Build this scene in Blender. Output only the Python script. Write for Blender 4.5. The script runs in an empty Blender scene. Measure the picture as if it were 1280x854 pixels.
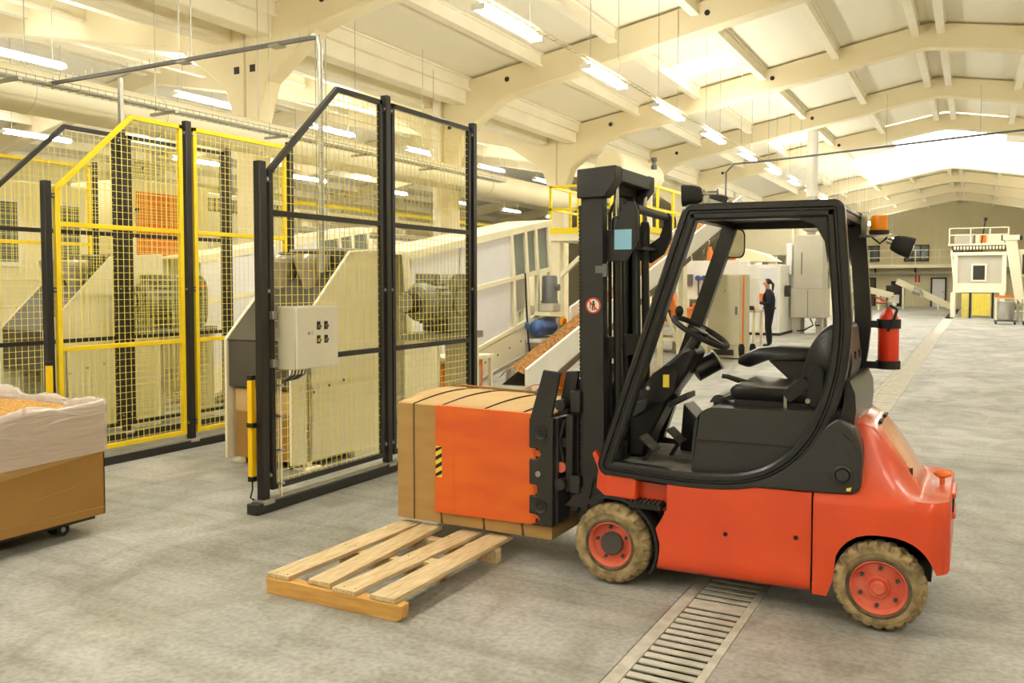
import bpy, bmesh, math, random
from mathutils import Vector, Matrix
random.seed(7)
SC = bpy.context.scene
COL = SC.collection

# ------------------------------------------------------------------ camera, world, exposure
F_PX, PITCH, YAW, CAM_H = 1078.0, math.radians(2.5), math.radians(28.3), 1.6
cam_data = bpy.data.cameras.new('camera')
cam = bpy.data.objects.new('camera', cam_data); COL.objects.link(cam)
cam_data.sensor_width = 36.0
cam_data.lens = F_PX * 36.0 / 1280.0
cam_data.shift_y = -(427.0 - (355.0 + F_PX * math.tan(PITCH))) / 1280.0
cam_data.clip_end = 300
cam.location = (0, 0, CAM_H)
cam.rotation_euler = (math.pi / 2 - PITCH, 0, YAW)
SC.camera = cam

world = bpy.data.worlds.new('world'); SC.world = world
world.use_nodes = True
world.node_tree.nodes['Background'].inputs[0].default_value = (0.92, 0.96, 1.0, 1)
world.node_tree.nodes['Background'].inputs[1].default_value = 1.0

SC.view_settings.view_transform = 'Standard'
SC.view_settings.look = 'None'
SC.view_settings.gamma = 1.0
SC.view_settings.use_curve_mapping = False
SC.view_settings.exposure = 0.72
SKY_E, TUBE_E = 7.0, 62.0          # daylight through the roof lights, fluorescent tubes
SC.cycles.use_denoising = True
SC.cycles.max_bounces = 9
SC.cycles.diffuse_bounces = 6
SC.cycles.glossy_bounces = 3
SC.cycles.transparent_max_bounces = 8
SC.cycles.sample_clamp_indirect = 6.0
SC.cycles.caustics_reflective = False
SC.cycles.caustics_refractive = False

# ------------------------------------------------------------------ materials
def lin(c):
    return tuple(((v / 255.0) / 12.92 if v / 255.0 <= 0.04045 else ((v / 255.0 + 0.055) / 1.055) ** 2.4) for v in c)
MATS = {}
def mat(name, rgb, rough=0.5, metal=0.0, var=0.06, scale=5.0, bump=0.0, bscale=60.0, coat=0.0, rgb2=None, detail=4.0, stretch=None, lo=0.35, hi=0.65):
    """principled material: colour varied by noise between two tones, optional fine bump"""
    m = bpy.data.materials.new(name); m.use_nodes = True
    nt = m.node_tree; b = nt.nodes['Principled BSDF']
    c = lin(rgb)
    c2 = lin(rgb2) if rgb2 else tuple(v * (1 - 2 * var) for v in c)
    tc = nt.nodes.new('ShaderNodeTexCoord'); mp = nt.nodes.new('ShaderNodeMapping')
    nt.links.new(tc.outputs['Object'], mp.inputs['Vector'])
    if stretch: mp.inputs['Scale'].default_value = stretch
    n = nt.nodes.new('ShaderNodeTexNoise'); n.inputs['Scale'].default_value = scale; n.inputs['Detail'].default_value = detail
    nt.links.new(mp.outputs['Vector'], n.inputs['Vector'])
    r = nt.nodes.new('ShaderNodeValToRGB')
    r.color_ramp.elements[0].position = lo; r.color_ramp.elements[0].color = (*c2, 1)
    r.color_ramp.elements[1].position = hi; r.color_ramp.elements[1].color = (*c, 1)
    nt.links.new(n.outputs['Fac'], r.inputs['Fac'])
    nt.links.new(r.outputs['Color'], b.inputs['Base Color'])
    b.inputs['Roughness'].default_value = rough; b.inputs['Metallic'].default_value = metal
    if coat: b.inputs['Coat Weight'].default_value = coat; b.inputs['Coat Roughness'].default_value = 0.15
    if bump:
        n2 = nt.nodes.new('ShaderNodeTexNoise'); n2.inputs['Scale'].default_value = bscale; n2.inputs['Detail'].default_value = 3
        nt.links.new(mp.outputs['Vector'], n2.inputs['Vector'])
        bp = nt.nodes.new('ShaderNodeBump'); bp.inputs['Strength'].default_value = bump; bp.inputs['Distance'].default_value = 0.01
        nt.links.new(n2.outputs['Fac'], bp.inputs['Height']); nt.links.new(bp.outputs['Normal'], b.inputs['Normal'])
    MATS[name] = m
    return m
def glow(name, rgb, strength):
    m = bpy.data.materials.new(name); m.use_nodes = True
    b = m.node_tree.nodes['Principled BSDF']
    b.inputs['Base Color'].default_value = (*lin(rgb), 1)
    b.inputs['Emission Color'].default_value = (*lin(rgb), 1); b.inputs['Emission Strength'].default_value = strength
    MATS[name] = m
    return m

mat('cream_paint', (248, 241, 220), 0.62, var=0.03, scale=1.2)
mat('beam_paint', (243, 231, 198), 0.68, var=0.03, scale=0.8)
mat('roof_sheet', (248, 242, 225), 0.7, var=0.03, scale=0.35, stretch=(1, 0.3, 1))
mat('wall_cream', (228, 218, 182), 0.8, var=0.03, scale=0.5)
mat('black_paint', (34, 32, 31), 0.38, var=0.1, scale=8)
mat('mast_steel', (40, 38, 37), 0.48, var=0.12, scale=9, bump=0.05)
mat('dark_plastic', (48, 47, 46), 0.4, var=0.06, scale=12, bump=0.04, bscale=220)
mat('guard_paint', (30, 29, 30), 0.28, var=0.06, scale=6)
mat('rubber_black', (32, 31, 30), 0.7, var=0.15, scale=20)
mat('seat_vinyl', (28, 26, 26), 0.34, var=0.08, scale=14, bump=0.1, bscale=120)
mat('orange_paint', (222, 76, 30), 0.34, var=0.10, scale=3, rgb2=(212, 68, 32), coat=0.3)
mat('orange_faded', (238, 96, 26), 0.5, scale=3.0, rgb2=(228, 78, 26), bump=0.04)
mat('pad_orange', (226, 106, 30), 0.5, scale=2.5, rgb2=(216, 90, 38), bump=0.05, bscale=30, stretch=(1, 1, 3))
mat('rim_orange', (224, 114, 90), 0.5, scale=9, rgb2=(208, 84, 58))
mat('tyre', (172, 150, 108), 0.9, scale=16, rgb2=(112, 96, 66), bump=0.4, bscale=70)
mat('tyre_side_dark', (70, 62, 52), 0.85, scale=20, rgb2=(110, 96, 72))
mat('hub_grey', (74, 72, 68), 0.6, scale=20)
mat('bolt_steel', (170, 168, 160), 0.35, 0.8, scale=30)
mat('chrome', (205, 203, 196), 0.18, 1.0, var=0.02)
mat('galvanised', (186, 184, 172), 0.42, 0.6, scale=14)
mat('stainless', (196, 190, 176), 0.28, 0.85, scale=3)
mat('dark_steel_plate', (92, 88, 78), 0.45, 0.3, scale=2, rgb2=(80, 76, 66))
mat('fence_yellow', (246, 212, 20), 0.45, var=0.04, scale=4)
mat('fence_wire', (246, 228, 110), 0.45, 0.0, var=0.03)
mat('fence_black', (36, 33, 31), 0.32, var=0.08, scale=5)
mat('safety_yellow', (255, 204, 0), 0.42, var=0.03)
mat('rail_yellow', (250, 226, 40), 0.45, var=0.03)
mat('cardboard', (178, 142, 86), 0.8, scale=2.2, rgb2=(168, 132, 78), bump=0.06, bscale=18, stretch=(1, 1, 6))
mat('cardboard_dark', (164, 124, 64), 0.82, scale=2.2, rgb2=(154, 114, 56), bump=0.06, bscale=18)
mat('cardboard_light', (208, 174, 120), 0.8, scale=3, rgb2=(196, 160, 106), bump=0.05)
mat('strap_dark', (92, 76, 52), 0.5)
mat('dusty_mat', (118, 112, 102), 0.85, scale=9, rgb2=(70, 66, 60))
mat('pedal_rubber', (84, 78, 66), 0.8, scale=40, rgb2=(48, 44, 38))
mat('wood_pale', (222, 202, 162), 0.72, scale=7, rgb2=(198, 170, 122), bump=0.12, bscale=30, stretch=(8, 1, 8))
mat('wood_board', (216, 168, 92), 0.7, scale=5, rgb2=(196, 146, 74), bump=0.1, bscale=30, stretch=(1, 8, 8))
mat('pellets', (214, 164, 82), 0.85, scale=60, rgb2=(150, 104, 42), bump=0.9, bscale=90)
mat('wood_chips', (176, 124, 58), 0.9, scale=26, rgb2=(112, 74, 30), bump=1.0, bscale=40)
mat('box_grey', (226, 220, 200), 0.45, var=0.02)
mat('box_grey_side', (206, 198, 174), 0.45, var=0.02)
mat('machine_cream', (246, 238, 208), 0.5, var=0.02, scale=1.5)
mat('machine_white', (244, 242, 236), 0.45, var=0.02)
mat('panel_white', (236, 236, 242), 0.35, var=0.015)
mat('machine_grey', (190, 185, 170), 0.5, var=0.04, scale=2)
mat('cabinet_grey', (204, 196, 168), 0.5, var=0.02)
mat('machine_orange', (230, 122, 42), 0.5, var=0.05)
mat('motor_green', (142, 144, 128), 0.45, 0.1, scale=10, rgb2=(116, 118, 102))
mat('gate_yellow', (220, 204, 100), 0.5)
mat('motor_blue', (60, 92, 150), 0.4, 0.1, scale=8)
mat('motor_grey', (112, 112, 112), 0.45, 0.3, scale=8)
mat('dark_gap', (48, 44, 38), 0.7)
mat('brown_door', (98, 78, 48), 0.6)
mat('red_paint', (228, 58, 22), 0.3, var=0.04, coat=0.3)
mat('sticker_blue', (150, 206, 238), 0.45, var=0.01)
mat('sticker_yellow', (240, 214, 70), 0.45, var=0.02)
mat('sticker_white', (240, 232, 222), 0.4, var=0.02)
mat('sticker_red', (214, 60, 44), 0.4, var=0.02)
mat('ink_black', (22, 20, 18), 0.5)
mat('cloth_black', (24, 23, 26), 0.9, scale=20)
mat('cloth_navy', (30, 32, 48), 0.9, scale=20)
mat('skin', (206, 150, 118), 0.55)
mat('hair_dark', (34, 26, 22), 0.6)
mat('concrete_bar', (200, 196, 184), 0.75, scale=12, rgb2=(174, 168, 154), bump=0.15)
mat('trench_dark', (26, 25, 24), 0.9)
mat('mirror_glass', (225, 225, 215), 0.04, 1.0, var=0.0)
mat('silver_drum', (200, 198, 192), 0.35, 0.7, scale=3)
glow('skylight_glow', (255, 253, 246), SKY_E)
glow('tube_glow', (255, 252, 238), TUBE_E)
glow('skylight_ridge', (255, 253, 248), 2.6)
glow('screen_glow', (190, 200, 225), 0.8)

def floor_mat():
    m = bpy.data.materials.new('concrete_floor'); m.use_nodes = True
    nt = m.node_tree; b = nt.nodes['Principled BSDF']; N = nt.nodes.new; L = nt.links.new
    tc = N('ShaderNodeTexCoord')
    def noise(scale, detail, st=(1, 1, 1), rot=0, dist=0):
        mp = N('ShaderNodeMapping'); mp.inputs['Scale'].default_value = st; mp.inputs['Rotation'].default_value = (0, 0, rot)
        L(tc.outputs['Object'], mp.inputs['Vector'])
        n = N('ShaderNodeTexNoise'); n.inputs['Scale'].default_value = scale; n.inputs['Detail'].default_value = detail
        n.inputs['Distortion'].default_value = dist
        L(mp.outputs['Vector'], n.inputs['Vector']); return n.outputs['Fac']
    def ramp(f, a, ca, bb, cb):
        r = N('ShaderNodeValToRGB'); e = r.color_ramp.elements
        e[0].position = a; e[0].color = (*lin(ca), 1); e[1].position = bb; e[1].color = (*lin(cb), 1)
        L(f, r.inputs['Fac']); return r.outputs['Color']
    def mix(a, c, f, mode='MULTIPLY'):
        x = N('ShaderNodeMix'); x.data_type = 'RGBA'; x.blend_type = mode; x.inputs['Factor'].default_value = f
        L(a, x.inputs[6]); L(c, x.inputs[7]); return x.outputs[2]
    base = ramp(noise(0.7, 6, (1, 1, 1), 0, 0.6), 0.3, (162, 163, 159), 0.72, (192, 192, 188))
    blot = ramp(noise(2.6, 8, (1, 0.6, 1), 0.4, 1.2), 0.34, (206, 202, 194), 0.60, (255, 255, 255))
    fine = ramp(noise(34, 6), 0.30, (214, 210, 202), 0.62, (255, 255, 255))
    streak = ramp(noise(1.6, 7, (0.35, 5, 1), 0.25, 0.4), 0.30, (206, 200, 190), 0.55, (255, 255, 255))
    specks = ramp(noise(9, 2), 0.19, (120, 108, 88), 0.24, (255, 255, 255))
    c = mix(base, blot, 0.8); c = mix(c, fine, 0.85); c = mix(c, streak, 0.55); c = mix(c, specks, 0.8)
    L(c, b.inputs['Base Color'])
    rr = N('ShaderNodeMapRange'); rr.inputs[1].default_value = 0.3; rr.inputs[2].default_value = 0.7
    rr.inputs[3].default_value = 0.36; rr.inputs[4].default_value = 0.6
    L(noise(1.1, 6, (1, 0.5, 1)), rr.inputs[0]); L(rr.outputs[0], b.inputs['Roughness'])
    bp = N('ShaderNodeBump'); bp.inputs['Strength'].default_value = 0.12; bp.inputs['Distance'].default_value = 0.01
    L(noise(50, 4), bp.inputs['Height']); L(bp.outputs['Normal'], b.inputs['Normal'])
    MATS['concrete_floor'] = m
floor_mat()

def film_mat():
    m = bpy.data.materials.new('plastic_film'); m.use_nodes = True
    nt = m.node_tree; b = nt.nodes['Principled BSDF']; N = nt.nodes.new; L = nt.links.new
    b.inputs['Base Color'].default_value = (*lin((246, 240, 240)), 1)
    b.inputs['Roughness'].default_value = 0.22; b.inputs['Coat Weight'].default_value = 1.0; b.inputs['Coat Roughness'].default_value = 0.14; b.inputs['Alpha'].default_value = 0.45
    b.inputs['Specular IOR Level'].default_value = 0.8
    tc = N('ShaderNodeTexCoord'); mp = N('ShaderNodeMapping'); mp.inputs['Scale'].default_value = (1, 0.6, 2.6); mp.inputs['Rotation'].default_value = (0.45, 0, 0)
    L(tc.outputs['Object'], mp.inputs['Vector'])
    n = N('ShaderNodeTexNoise'); n.inputs['Scale'].default_value = 4; n.inputs['Detail'].default_value = 2; n.inputs['Distortion'].default_value = 1.2
    L(mp.outputs['Vector'], n.inputs['Vector'])
    bp = N('ShaderNodeBump'); bp.inputs['Strength'].default_value = 0.45; bp.inputs['Distance'].default_value = 0.06
    L(n.outputs['Fac'], bp.inputs['Height']); L(bp.outputs['Normal'], b.inputs['Normal']); L(bp.outputs['Normal'], b.inputs['Coat Normal'])
    MATS['plastic_film'] = m
film_mat()
def dusty_orange():
    m = MATS['orange_paint'].copy(); m.name = 'orange_dusty'; nt = m.node_tree; b = nt.nodes['Principled BSDF']
    src = b.inputs['Base Color'].links[0].from_socket
    g = nt.nodes.new('ShaderNodeNewGeometry'); sx = nt.nodes.new('ShaderNodeSeparateXYZ'); nt.links.new(g.outputs['Normal'], sx.inputs[0])
    mr = nt.nodes.new('ShaderNodeMapRange'); mr.inputs[1].default_value = 0.45; mr.inputs[2].default_value = 0.95; mr.inputs[4].default_value = 0.55
    nt.links.new(sx.outputs['Z'], mr.inputs[0])
    n = nt.nodes.new('ShaderNodeTexNoise'); n.inputs['Scale'].default_value = 14; n.inputs['Detail'].default_value = 6
    mu = nt.nodes.new('ShaderNodeMath'); mu.operation = 'MULTIPLY'; nt.links.new(mr.outputs[0], mu.inputs[0]); nt.links.new(n.outputs['Fac'], mu.inputs[1])
    mx = nt.nodes.new('ShaderNodeMix'); mx.data_type = 'RGBA'; nt.links.new(mu.outputs[0], mx.inputs[0]); nt.links.new(src, mx.inputs[6])
    mx.inputs[7].default_value = (*lin((222, 178, 156)), 1); nt.links.new(mx.outputs[2], b.inputs['Base Color'])
    MATS['orange_dusty'] = m
dusty_orange()
mat('hood_glare_paint', (230, 124, 100), 0.2, scale=6, rgb2=(222, 92, 66), coat=1.0)  # faded pink red, paled further to carry the white roof reflections
def amber_mat():
    m = bpy.data.materials.new('amber_lens'); m.use_nodes = True
    b = m.node_tree.nodes['Principled BSDF']
    b.inputs['Base Color'].default_value = (*lin((255, 150, 10)), 1); b.inputs['Roughness'].default_value = 0.2
    b.inputs['Transmission Weight'].default_value = 0.25; b.inputs['Coat Weight'].default_value = 0.4
    MATS['amber_lens'] = m
    g = bpy.data.materials.new('window_glass'); g.use_nodes = True
    b = g.node_tree.nodes['Principled BSDF']
    b.inputs['Base Color'].default_value = (*lin((120, 130, 128)), 1); b.inputs['Roughness'].default_value = 0.08
    b.inputs['Alpha'].default_value = 0.75
    MATS['window_glass'] = g
amber_mat()

# ------------------------------------------------------------------ mesh helpers
V = Vector
class MB:
    def __init__(s): s.v = []; s.f = []
    def add(s, vs, fs):
        o = len(s.v); s.v += [tuple(p) for p in vs]; s.f += [tuple(i + o for i in f) for f in fs]; return s
    def box(s, x0, x1, y0, y1, z0, z1):
        return s.add([(x0,y0,z0),(x1,y0,z0),(x1,y1,z0),(x0,y1,z0),(x0,y0,z1),(x1,y0,z1),(x1,y1,z1),(x0,y1,z1)],
                     [(0,3,2,1),(4,5,6,7),(0,1,5,4),(1,2,6,5),(2,3,7,6),(3,0,4,7)])
    def bar(s, p0, p1, w, h, up=(0,0,1)):
        p0, p1 = V(p0), V(p1); d = (p1 - p0).normalized(); u = V(up)
        if abs(d.dot(u)) > 0.98: u = V((0,1,0)) if abs(d.y) < 0.9 else V((1,0,0))
        a = d.cross(u).normalized() * (w / 2); b = a.cross(d).normalized() * (h / 2)
        vs = [p + q for p in (p0, p1) for q in (-a-b, a-b, a+b, -a+b)]
        return s.add(vs, [(0,3,2,1),(4,5,6,7),(0,1,5,4),(1,2,6,5),(2,3,7,6),(3,0,4,7)])
    def cyl(s, p0, p1, r, n=12, r1=None, caps=True):
        return s.tube([p0, p1], r, n, radii=[r, r if r1 is None else r1], caps=caps)
    def tube(s, pts, r, n=8, closed=False, radii=None, caps=True):
        pts = [V(p) for p in pts]; m = len(pts); rows = []
        t0 = (pts[1] - pts[0]).normalized()
        a = t0.cross(V((0,0,1)));  a = a.normalized() if a.length > 1e-3 else V((1,0,0))
        for i, p in enumerate(pts):
            if closed: t = (pts[(i+1) % m] - pts[i-1]).normalized()
            else: t = (pts[min(i+1, m-1)] - pts[max(i-1, 0)]).normalized()
            a = (a - t * a.dot(t)).normalized(); b = t.cross(a)
            rr = radii[i] if radii else r
            rows.append([p + (a * math.cos(k*2*math.pi/n) + b * math.sin(k*2*math.pi/n)) * rr for k in range(n)])
        return s.loft(rows, closed, caps)
    def loft(s, rows, closed=False, caps=True, ring=True):
        n = len(rows[0]); vs = [p for r in rows for p in r]; fs = []
        m = len(rows)
        for i in range(m if closed else m - 1):
            j = (i + 1) % m
            for k in range(n if ring else n - 1):
                l = (k + 1) % n
                fs.append((i*n+k, i*n+l, j*n+l, j*n+k))
        if caps and not closed and ring:
            fs.append(tuple(range(n-1, -1, -1))); fs.append(tuple(range((m-1)*n, m*n)))
        return s.add(vs, fs)
    def prism(s, poly, axis, a, b):
        def P(p, t): return {'y': (p[0], t, p[1]), 'x': (t, p[0], p[1]), 'z': (p[0], p[1], t)}[axis]
        n = len(poly); vs = [P(p, a) for p in poly] + [P(p, b) for p in poly]
        fs = [tuple(range(n)), tuple(range(2*n-1, n-1, -1))] + [(i, (i+1) % n, n+(i+1) % n, n+i) for i in range(n)]
        return s.add(vs, fs)
    def lathe(s, prof, c, axis, n=32, a0=0, mod=None):
        ax = {'x': 0, 'y': 1, 'z': 2}[axis]; u, w = [(1,2),(2,0),(0,1)][ax]
        rows = []
        for k in range(n):
            t = a0 + 2 * math.pi * k / n; row = []
            for j, (r, h) in enumerate(prof):
                rr = r + (mod(k, j) if mod else 0); p = [0,0,0]
                p[ax] = c[ax] + h; p[u] = c[u] + rr * math.cos(t); p[w] = c[w] + rr * math.sin(t); row.append(p)
            rows.append(row)
        n_ = len(prof); vs = [p for r in rows for p in r]; fs = []
        for k in range(n):
            l = (k + 1) % n
            for j in range(n_ - 1): fs.append((k*n_+j, k*n_+j+1, l*n_+j+1, l*n_+j))
        return s.add(vs, fs)
    def sphere(s, c, r, n=12, m=8, sc=(1,1,1)):
        rows = []
        for i in range(m + 1):
            a = math.pi * i / m
            rows.append([(c[0] + r*sc[0]*max(math.sin(a), 1e-3)*math.cos(2*math.pi*k/n), c[1] + r*sc[1]*max(math.sin(a), 1e-3)*math.sin(2*math.pi*k/n), c[2] + r*sc[2]*math.cos(a)) for k in range(n)])
        return s.loft(rows)
    def sweep(s, path, prof, closed=True):
        """path of (x,z) in a plane y=const; prof: list of (outward, y)"""
        m = len(path); rows = []
        for i, p in enumerate(path):
            if closed: q0, q1 = path[i-1], path[(i+1) % m]
            else: q0, q1 = path[max(i-1,0)], path[min(i+1,m-1)]
            t = V((q1[0]-q0[0], q1[1]-q0[1])); t.normalize(); nrm = V((-t.y, t.x))
            rows.append([(p[0] + nrm.x*o, y, p[1] + nrm.y*o) for o, y in prof])
        return s.loft(rows, closed)
    def build(s, name, m, parent=None, smooth=False, bevel=0.0, segs=2, solid=0.0, ang=38):
        off = V((0,0,0)); p = parent
        while p is not None: off += p.location; p = p.parent
        me = bpy.data.meshes.new(name); me.from_pydata([tuple(V(p) - off) for p in s.v], [], s.f)
        bm = bmesh.new(); bm.from_mesh(me); bmesh.ops.recalc_face_normals(bm, faces=bm.faces); bm.to_mesh(me); bm.free()
        me.materials.append(MATS[m] if isinstance(m, str) else m)
        if smooth:
            me.shade_smooth(); me.set_sharp_from_angle(angle=math.radians(ang))
        o = bpy.data.objects.new(name, me); COL.objects.link(o); o.parent = parent
        if solid:
            md = o.modifiers.new('thick', 'SOLIDIFY'); md.thickness = solid; md.offset = -1
        if bevel:
            md = o.modifiers.new('bevel', 'BEVEL'); md.width = bevel; md.segments = segs; md.limit_method = 'ANGLE'; md.angle_limit = math.radians(40)
            md.harden_normals = False
            if not smooth: me.shade_smooth(); me.set_sharp_from_angle(angle=math.radians(ang))
        return o
def mb(): return MB()
def tag(o, label=None, cat=None, group=None, kind=None):
    if label: o['label'] = label
    if cat: o['category'] = cat
    if group: o['group'] = group
    if kind: o['kind'] = kind
    return o
def empty(name, loc, label=None, cat=None, group=None, kind=None):
    e = bpy.data.objects.new(name, None); COL.objects.link(e); e.location = loc; e.empty_display_size = 0.1
    return tag(e, label, cat, group, kind)
KIDS = {}
def copy_tree(o, parent=None, dx=(0,0,0)):
    c = o.copy(); COL.objects.link(c); c.parent = parent
    if parent is None: c.location = o.location + V(dx)
    for ch in list(o.children):
        if ch is not c: copy_tree(ch, c)
    return c
def arc(cx, cz, r, a0, a1, n):
    return [(cx + r*math.cos(math.radians(a0 + (a1-a0)*i/n)), cz + r*math.sin(math.radians(a0 + (a1-a0)*i/n))) for i in range(n+1)]
def fillet(pts, rads, n=5):
    """round the corners of a closed 2-D path"""
    out = []; m = len(pts)
    for i in range(m):
        p = V(pts[i]); a = V(pts[i-1]); b = V(pts[(i+1) % m]); r = rads[i]
        if r <= 0: out.append(tuple(p)); continue
        da = (a - p).normalized(); db = (b - p).normalized()
        p0 = p + da * r; p1 = p + db * r
        for k in range(n + 1):
            t = k / n; q = p0 * (1-t)**2 + p * 2*t*(1-t) + p1 * t*t; out.append(tuple(q))
    return out

# ------------------------------------------------------------------ the hall: floor and drain
YC = 4.72
floor = empty('floor', (0, 0, 0), kind='structure', label='pale worn concrete factory floor')
fl = [(-29, -1.305), (-0.925, 14)]
mb().box(-29, -1.305, -14, 67.5, -0.3, 0).build('floor_slab', 'concrete_floor', floor)
mb().box(-0.925, 14, -14, 67.5, -0.3, 0).build('floor_slab', 'concrete_floor', floor)
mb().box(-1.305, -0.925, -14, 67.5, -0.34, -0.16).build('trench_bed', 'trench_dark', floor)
for x0, x1 in ((-1.30, -1.238), (-0.968, -0.93)):
    mb().box(x0, x1, -14, 45, -0.15, -0.001).build('drain_edge', 'concrete_bar', floor)
slat = None; y = 2.2
while y < 5.6:                                                   # grating bars: one object each
    if int(round((y - 2.2) / 0.072)) % 14 == 13:
        w = 0.072
    else: w = 0.042
    if slat is None or w != 0.042:
        o = mb().box(-1.236, -0.970, 0, w, -0.012, -0.003).build('grate_bar', 'concrete_bar', floor, bevel=0.002, segs=1)
        if w == 0.042: slat = o
    else:
        o = slat.copy(); COL.objects.link(o)
    o.location.y = y; y += 0.072
y = 5.62
while y < 44:
    mb().box(-1.236, -0.970, y, y + 0.98, -0.045, -0.004).build('drain_cover', 'concrete_bar', floor)
    y += 1.0
mb().box(-1.236, -0.970, -14, 2.15, -0.045, -0.004).build('drain_cover', 'concrete_bar', floor)

# ------------------------------------------------------------------ roof: portal beams, purlins, sheets, roof lights
RX, RZ, SL = -1.07, 7.45, 0.177
CX = -10.25
BEAMS = [-12.7, -6.95, -1.2, 4.55, 10.3, 16.05, 21.8, 27.55, 33.3, 44.6, 50.3, 56.0, 61.7]
BAYS = [-12.7, -6.95, -1.2, 4.55, 10.3, 16.05, 21.8, 27.55, 33.3, 39.0, 44.6, 50.3, 56.0, 61.7, 67.4]
ceiling = empty('ceiling', (0, 0, 0), kind='structure', label='pitched cream factory roof on portal beams')
def beam_poly(rx, sgn_l, sgn_r):
    """outline of one portal beam in x,z from its left column to its right column"""
    L_, R_ = rx - 9.18, rx + 9.18
    def zt(x): return RZ - SL * abs(x - rx)
    top = [(L_, zt(L_)), (rx - 0.3, zt(rx - 0.3)), (rx, RZ - 0.02), (rx + 0.3, zt(rx + 0.3)), (R_, zt(R_))]
    und = [(R_, 3.9), (R_ - 0.23, 3.9), (R_ - 0.25, 4.15), (R_ - 0.46, 4.76), (R_ - 1.43, 5.43), (R_ - 1.75, 5.53), (rx + 0.5, RZ - 0.62), (rx, RZ - 0.56),
           (rx - 0.5, RZ - 0.62), (L_ + 1.75, 5.53), (L_ + 1.43, 5.43), (L_ + 0.46, 4.76), (L_ + 0.25, 4.15), (L_ + 0.23, 3.9), (L_, 3.9)]
    return top + und
base_beam = {}
for rx in (RX, RX - 18.36):
    P = beam_poly(rx, 0, 0); proto = None
    for yb in BEAMS:
        if rx < -10 and yb < -8: continue
        if proto is None:
            proto = mb().prism(P, 'y', -0.17, 0.17).build('roof_beam', 'beam_paint', ceiling, bevel=0.03, segs=1, ang=8); o = proto
        else:
            o = proto.copy(); COL.objects.link(o)
        o.location.y = yb
        # dark lifting holes through the web
    hole = None
    for yb in BEAMS:
        if yb < 4 or yb > 35: continue
        for dx in (-7.6, -3.4):
            xx = rx + dx; zz = RZ - SL * abs(dx) - 0.26
            mb().cyl((xx, yb - 0.176, zz), (xx, yb - 0.168, zz), 0.055, 10).build('lifting_hole', 'dark_gap', ceiling)
proto = None
for xc in (CX, RX + 9.18, RX - 27.54):
    for yb in BEAMS:
        if proto is None:
            proto = mb().box(-0.23, 0.23, -0.17, 0.17, -0.05, 3.98).build('column', 'beam_paint', ceiling, bevel=0.03, segs=1); o = proto
        else:
            o = proto.copy(); COL.objects.link(o)
        o.location = (xc, yb, 0)
for yb in (10.3, 16.05):                                         # square pockets at the heads of the columns
    for dx in (-0.17, 0.17):
        mb().box(CX + dx - 0.055, CX + dx + 0.055, yb - 0.178, yb - 0.168, 4.93, 5.04).build('web_pocket', 'dark_gap', ceiling)
PURL = [0.26, 1.95, 3.63, 5.26, 6.86, 8.56]
def slope_box(rx, d0, d1, y0, y1, lo, hi, s):
    """slab following the roof slope between distances d0..d1 from the ridge on side s"""
    x0, x1 = rx + s*d0, rx + s*d1; z0, z1 = RZ - SL*d0, RZ - SL*d1
    vs = [(x0,y0,z0+lo),(x1,y0,z1+lo),(x1,y1,z1+lo),(x0,y1,z0+lo),(x0,y0,z0+hi),(x1,y0,z1+hi),(x1,y1,z1+hi),(x0,y1,z0+hi)]
    return mb().add(vs, [(0,3,2,1),(4,5,6,7),(0,1,5,4),(1,2,6,5),(2,3,7,6),(3,0,4,7)])
for rx in (RX, RX - 18.36):
    for i in range(len(BAYS) - 1):
        y0, y1 = BAYS[i], BAYS[i+1]
        for s in (-1, 1):
            for k, d in enumerate(PURL):                          # purlins: I-shaped, one object each
                x = rx + s*d; z = RZ - SL*d
                w = 0.085
                if rx == RX and 33 < y0 < 44 and k < 2: continue
                m = mb().box(x-w, x+w, y0, y1, z-0.24, z-0.195).box(x-0.04, x+0.04, y0, y1, z-0.195, z+0.0).box(x-w, x+w, y0, y1, z+0.0, z+0.045)
                m.build('purlin', 'cream_paint', ceiling)
            edges = [0.0] + PURL[1:] + [9.2]
            for k in range(len(edges) - 1):                       # roof sheets between the purlins
                big = (rx == RX and 33 < y0 < 40)
                if big and y0 > 38 and k < 2: continue
                if big and y0 > 33 and k == 0: continue
                slope_box(rx, edges[k], edges[k+1] - 0.012, y0, y1 - 0.012, 0.045, 0.09, s).build('roof_sheet', 'roof_sheet', ceiling)
        # roof lights
            if rx == RX and 38 < y0 < 40:
                slope_box(rx, 0.0, PURL[2], y0, y1, 0.05, 0.08, s).build('skylight', 'skylight_ridge', ceiling)
            elif rx == RX and 33 < y0 < 34:
                slope_box(rx, 0.0, PURL[1], y0, y1, 0.05, 0.08, s).build('skylight', 'skylight_ridge', ceiling)
            if (y0 < 10 or (s < 0 and (16 < y0 < 17 or 27 < y0 < 28)) or rx != RX) and y0 < 33:  # bays over and behind the viewer: unseen roof lights added for near light
                ym = y0 + (y1 - y0) * 0.58
                slope_box(rx, PURL[2] + 0.14, PURL[3] - 0.14, ym, ym + 1.15, 0.025, 0.042, s).build('skylight', 'skylight_glow', ceiling)
        for xg, w, z0 in ((rx - 9.62, 0.16, 5.42), (rx - 8.74, 0.16, 5.42)) if rx == RX else ():
            mb().box(xg - w, xg + w, y0 + 0.17, y1 - 0.17, z0, z0 + 0.32).build('gutter_girder', 'cream_paint', ceiling, bevel=0.02, segs=1)
        mb().box(rx - 9.5, rx - 8.86, y0, y1, 5.75, 5.80).build('valley_gutter', 'roof_sheet', ceiling)
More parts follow.
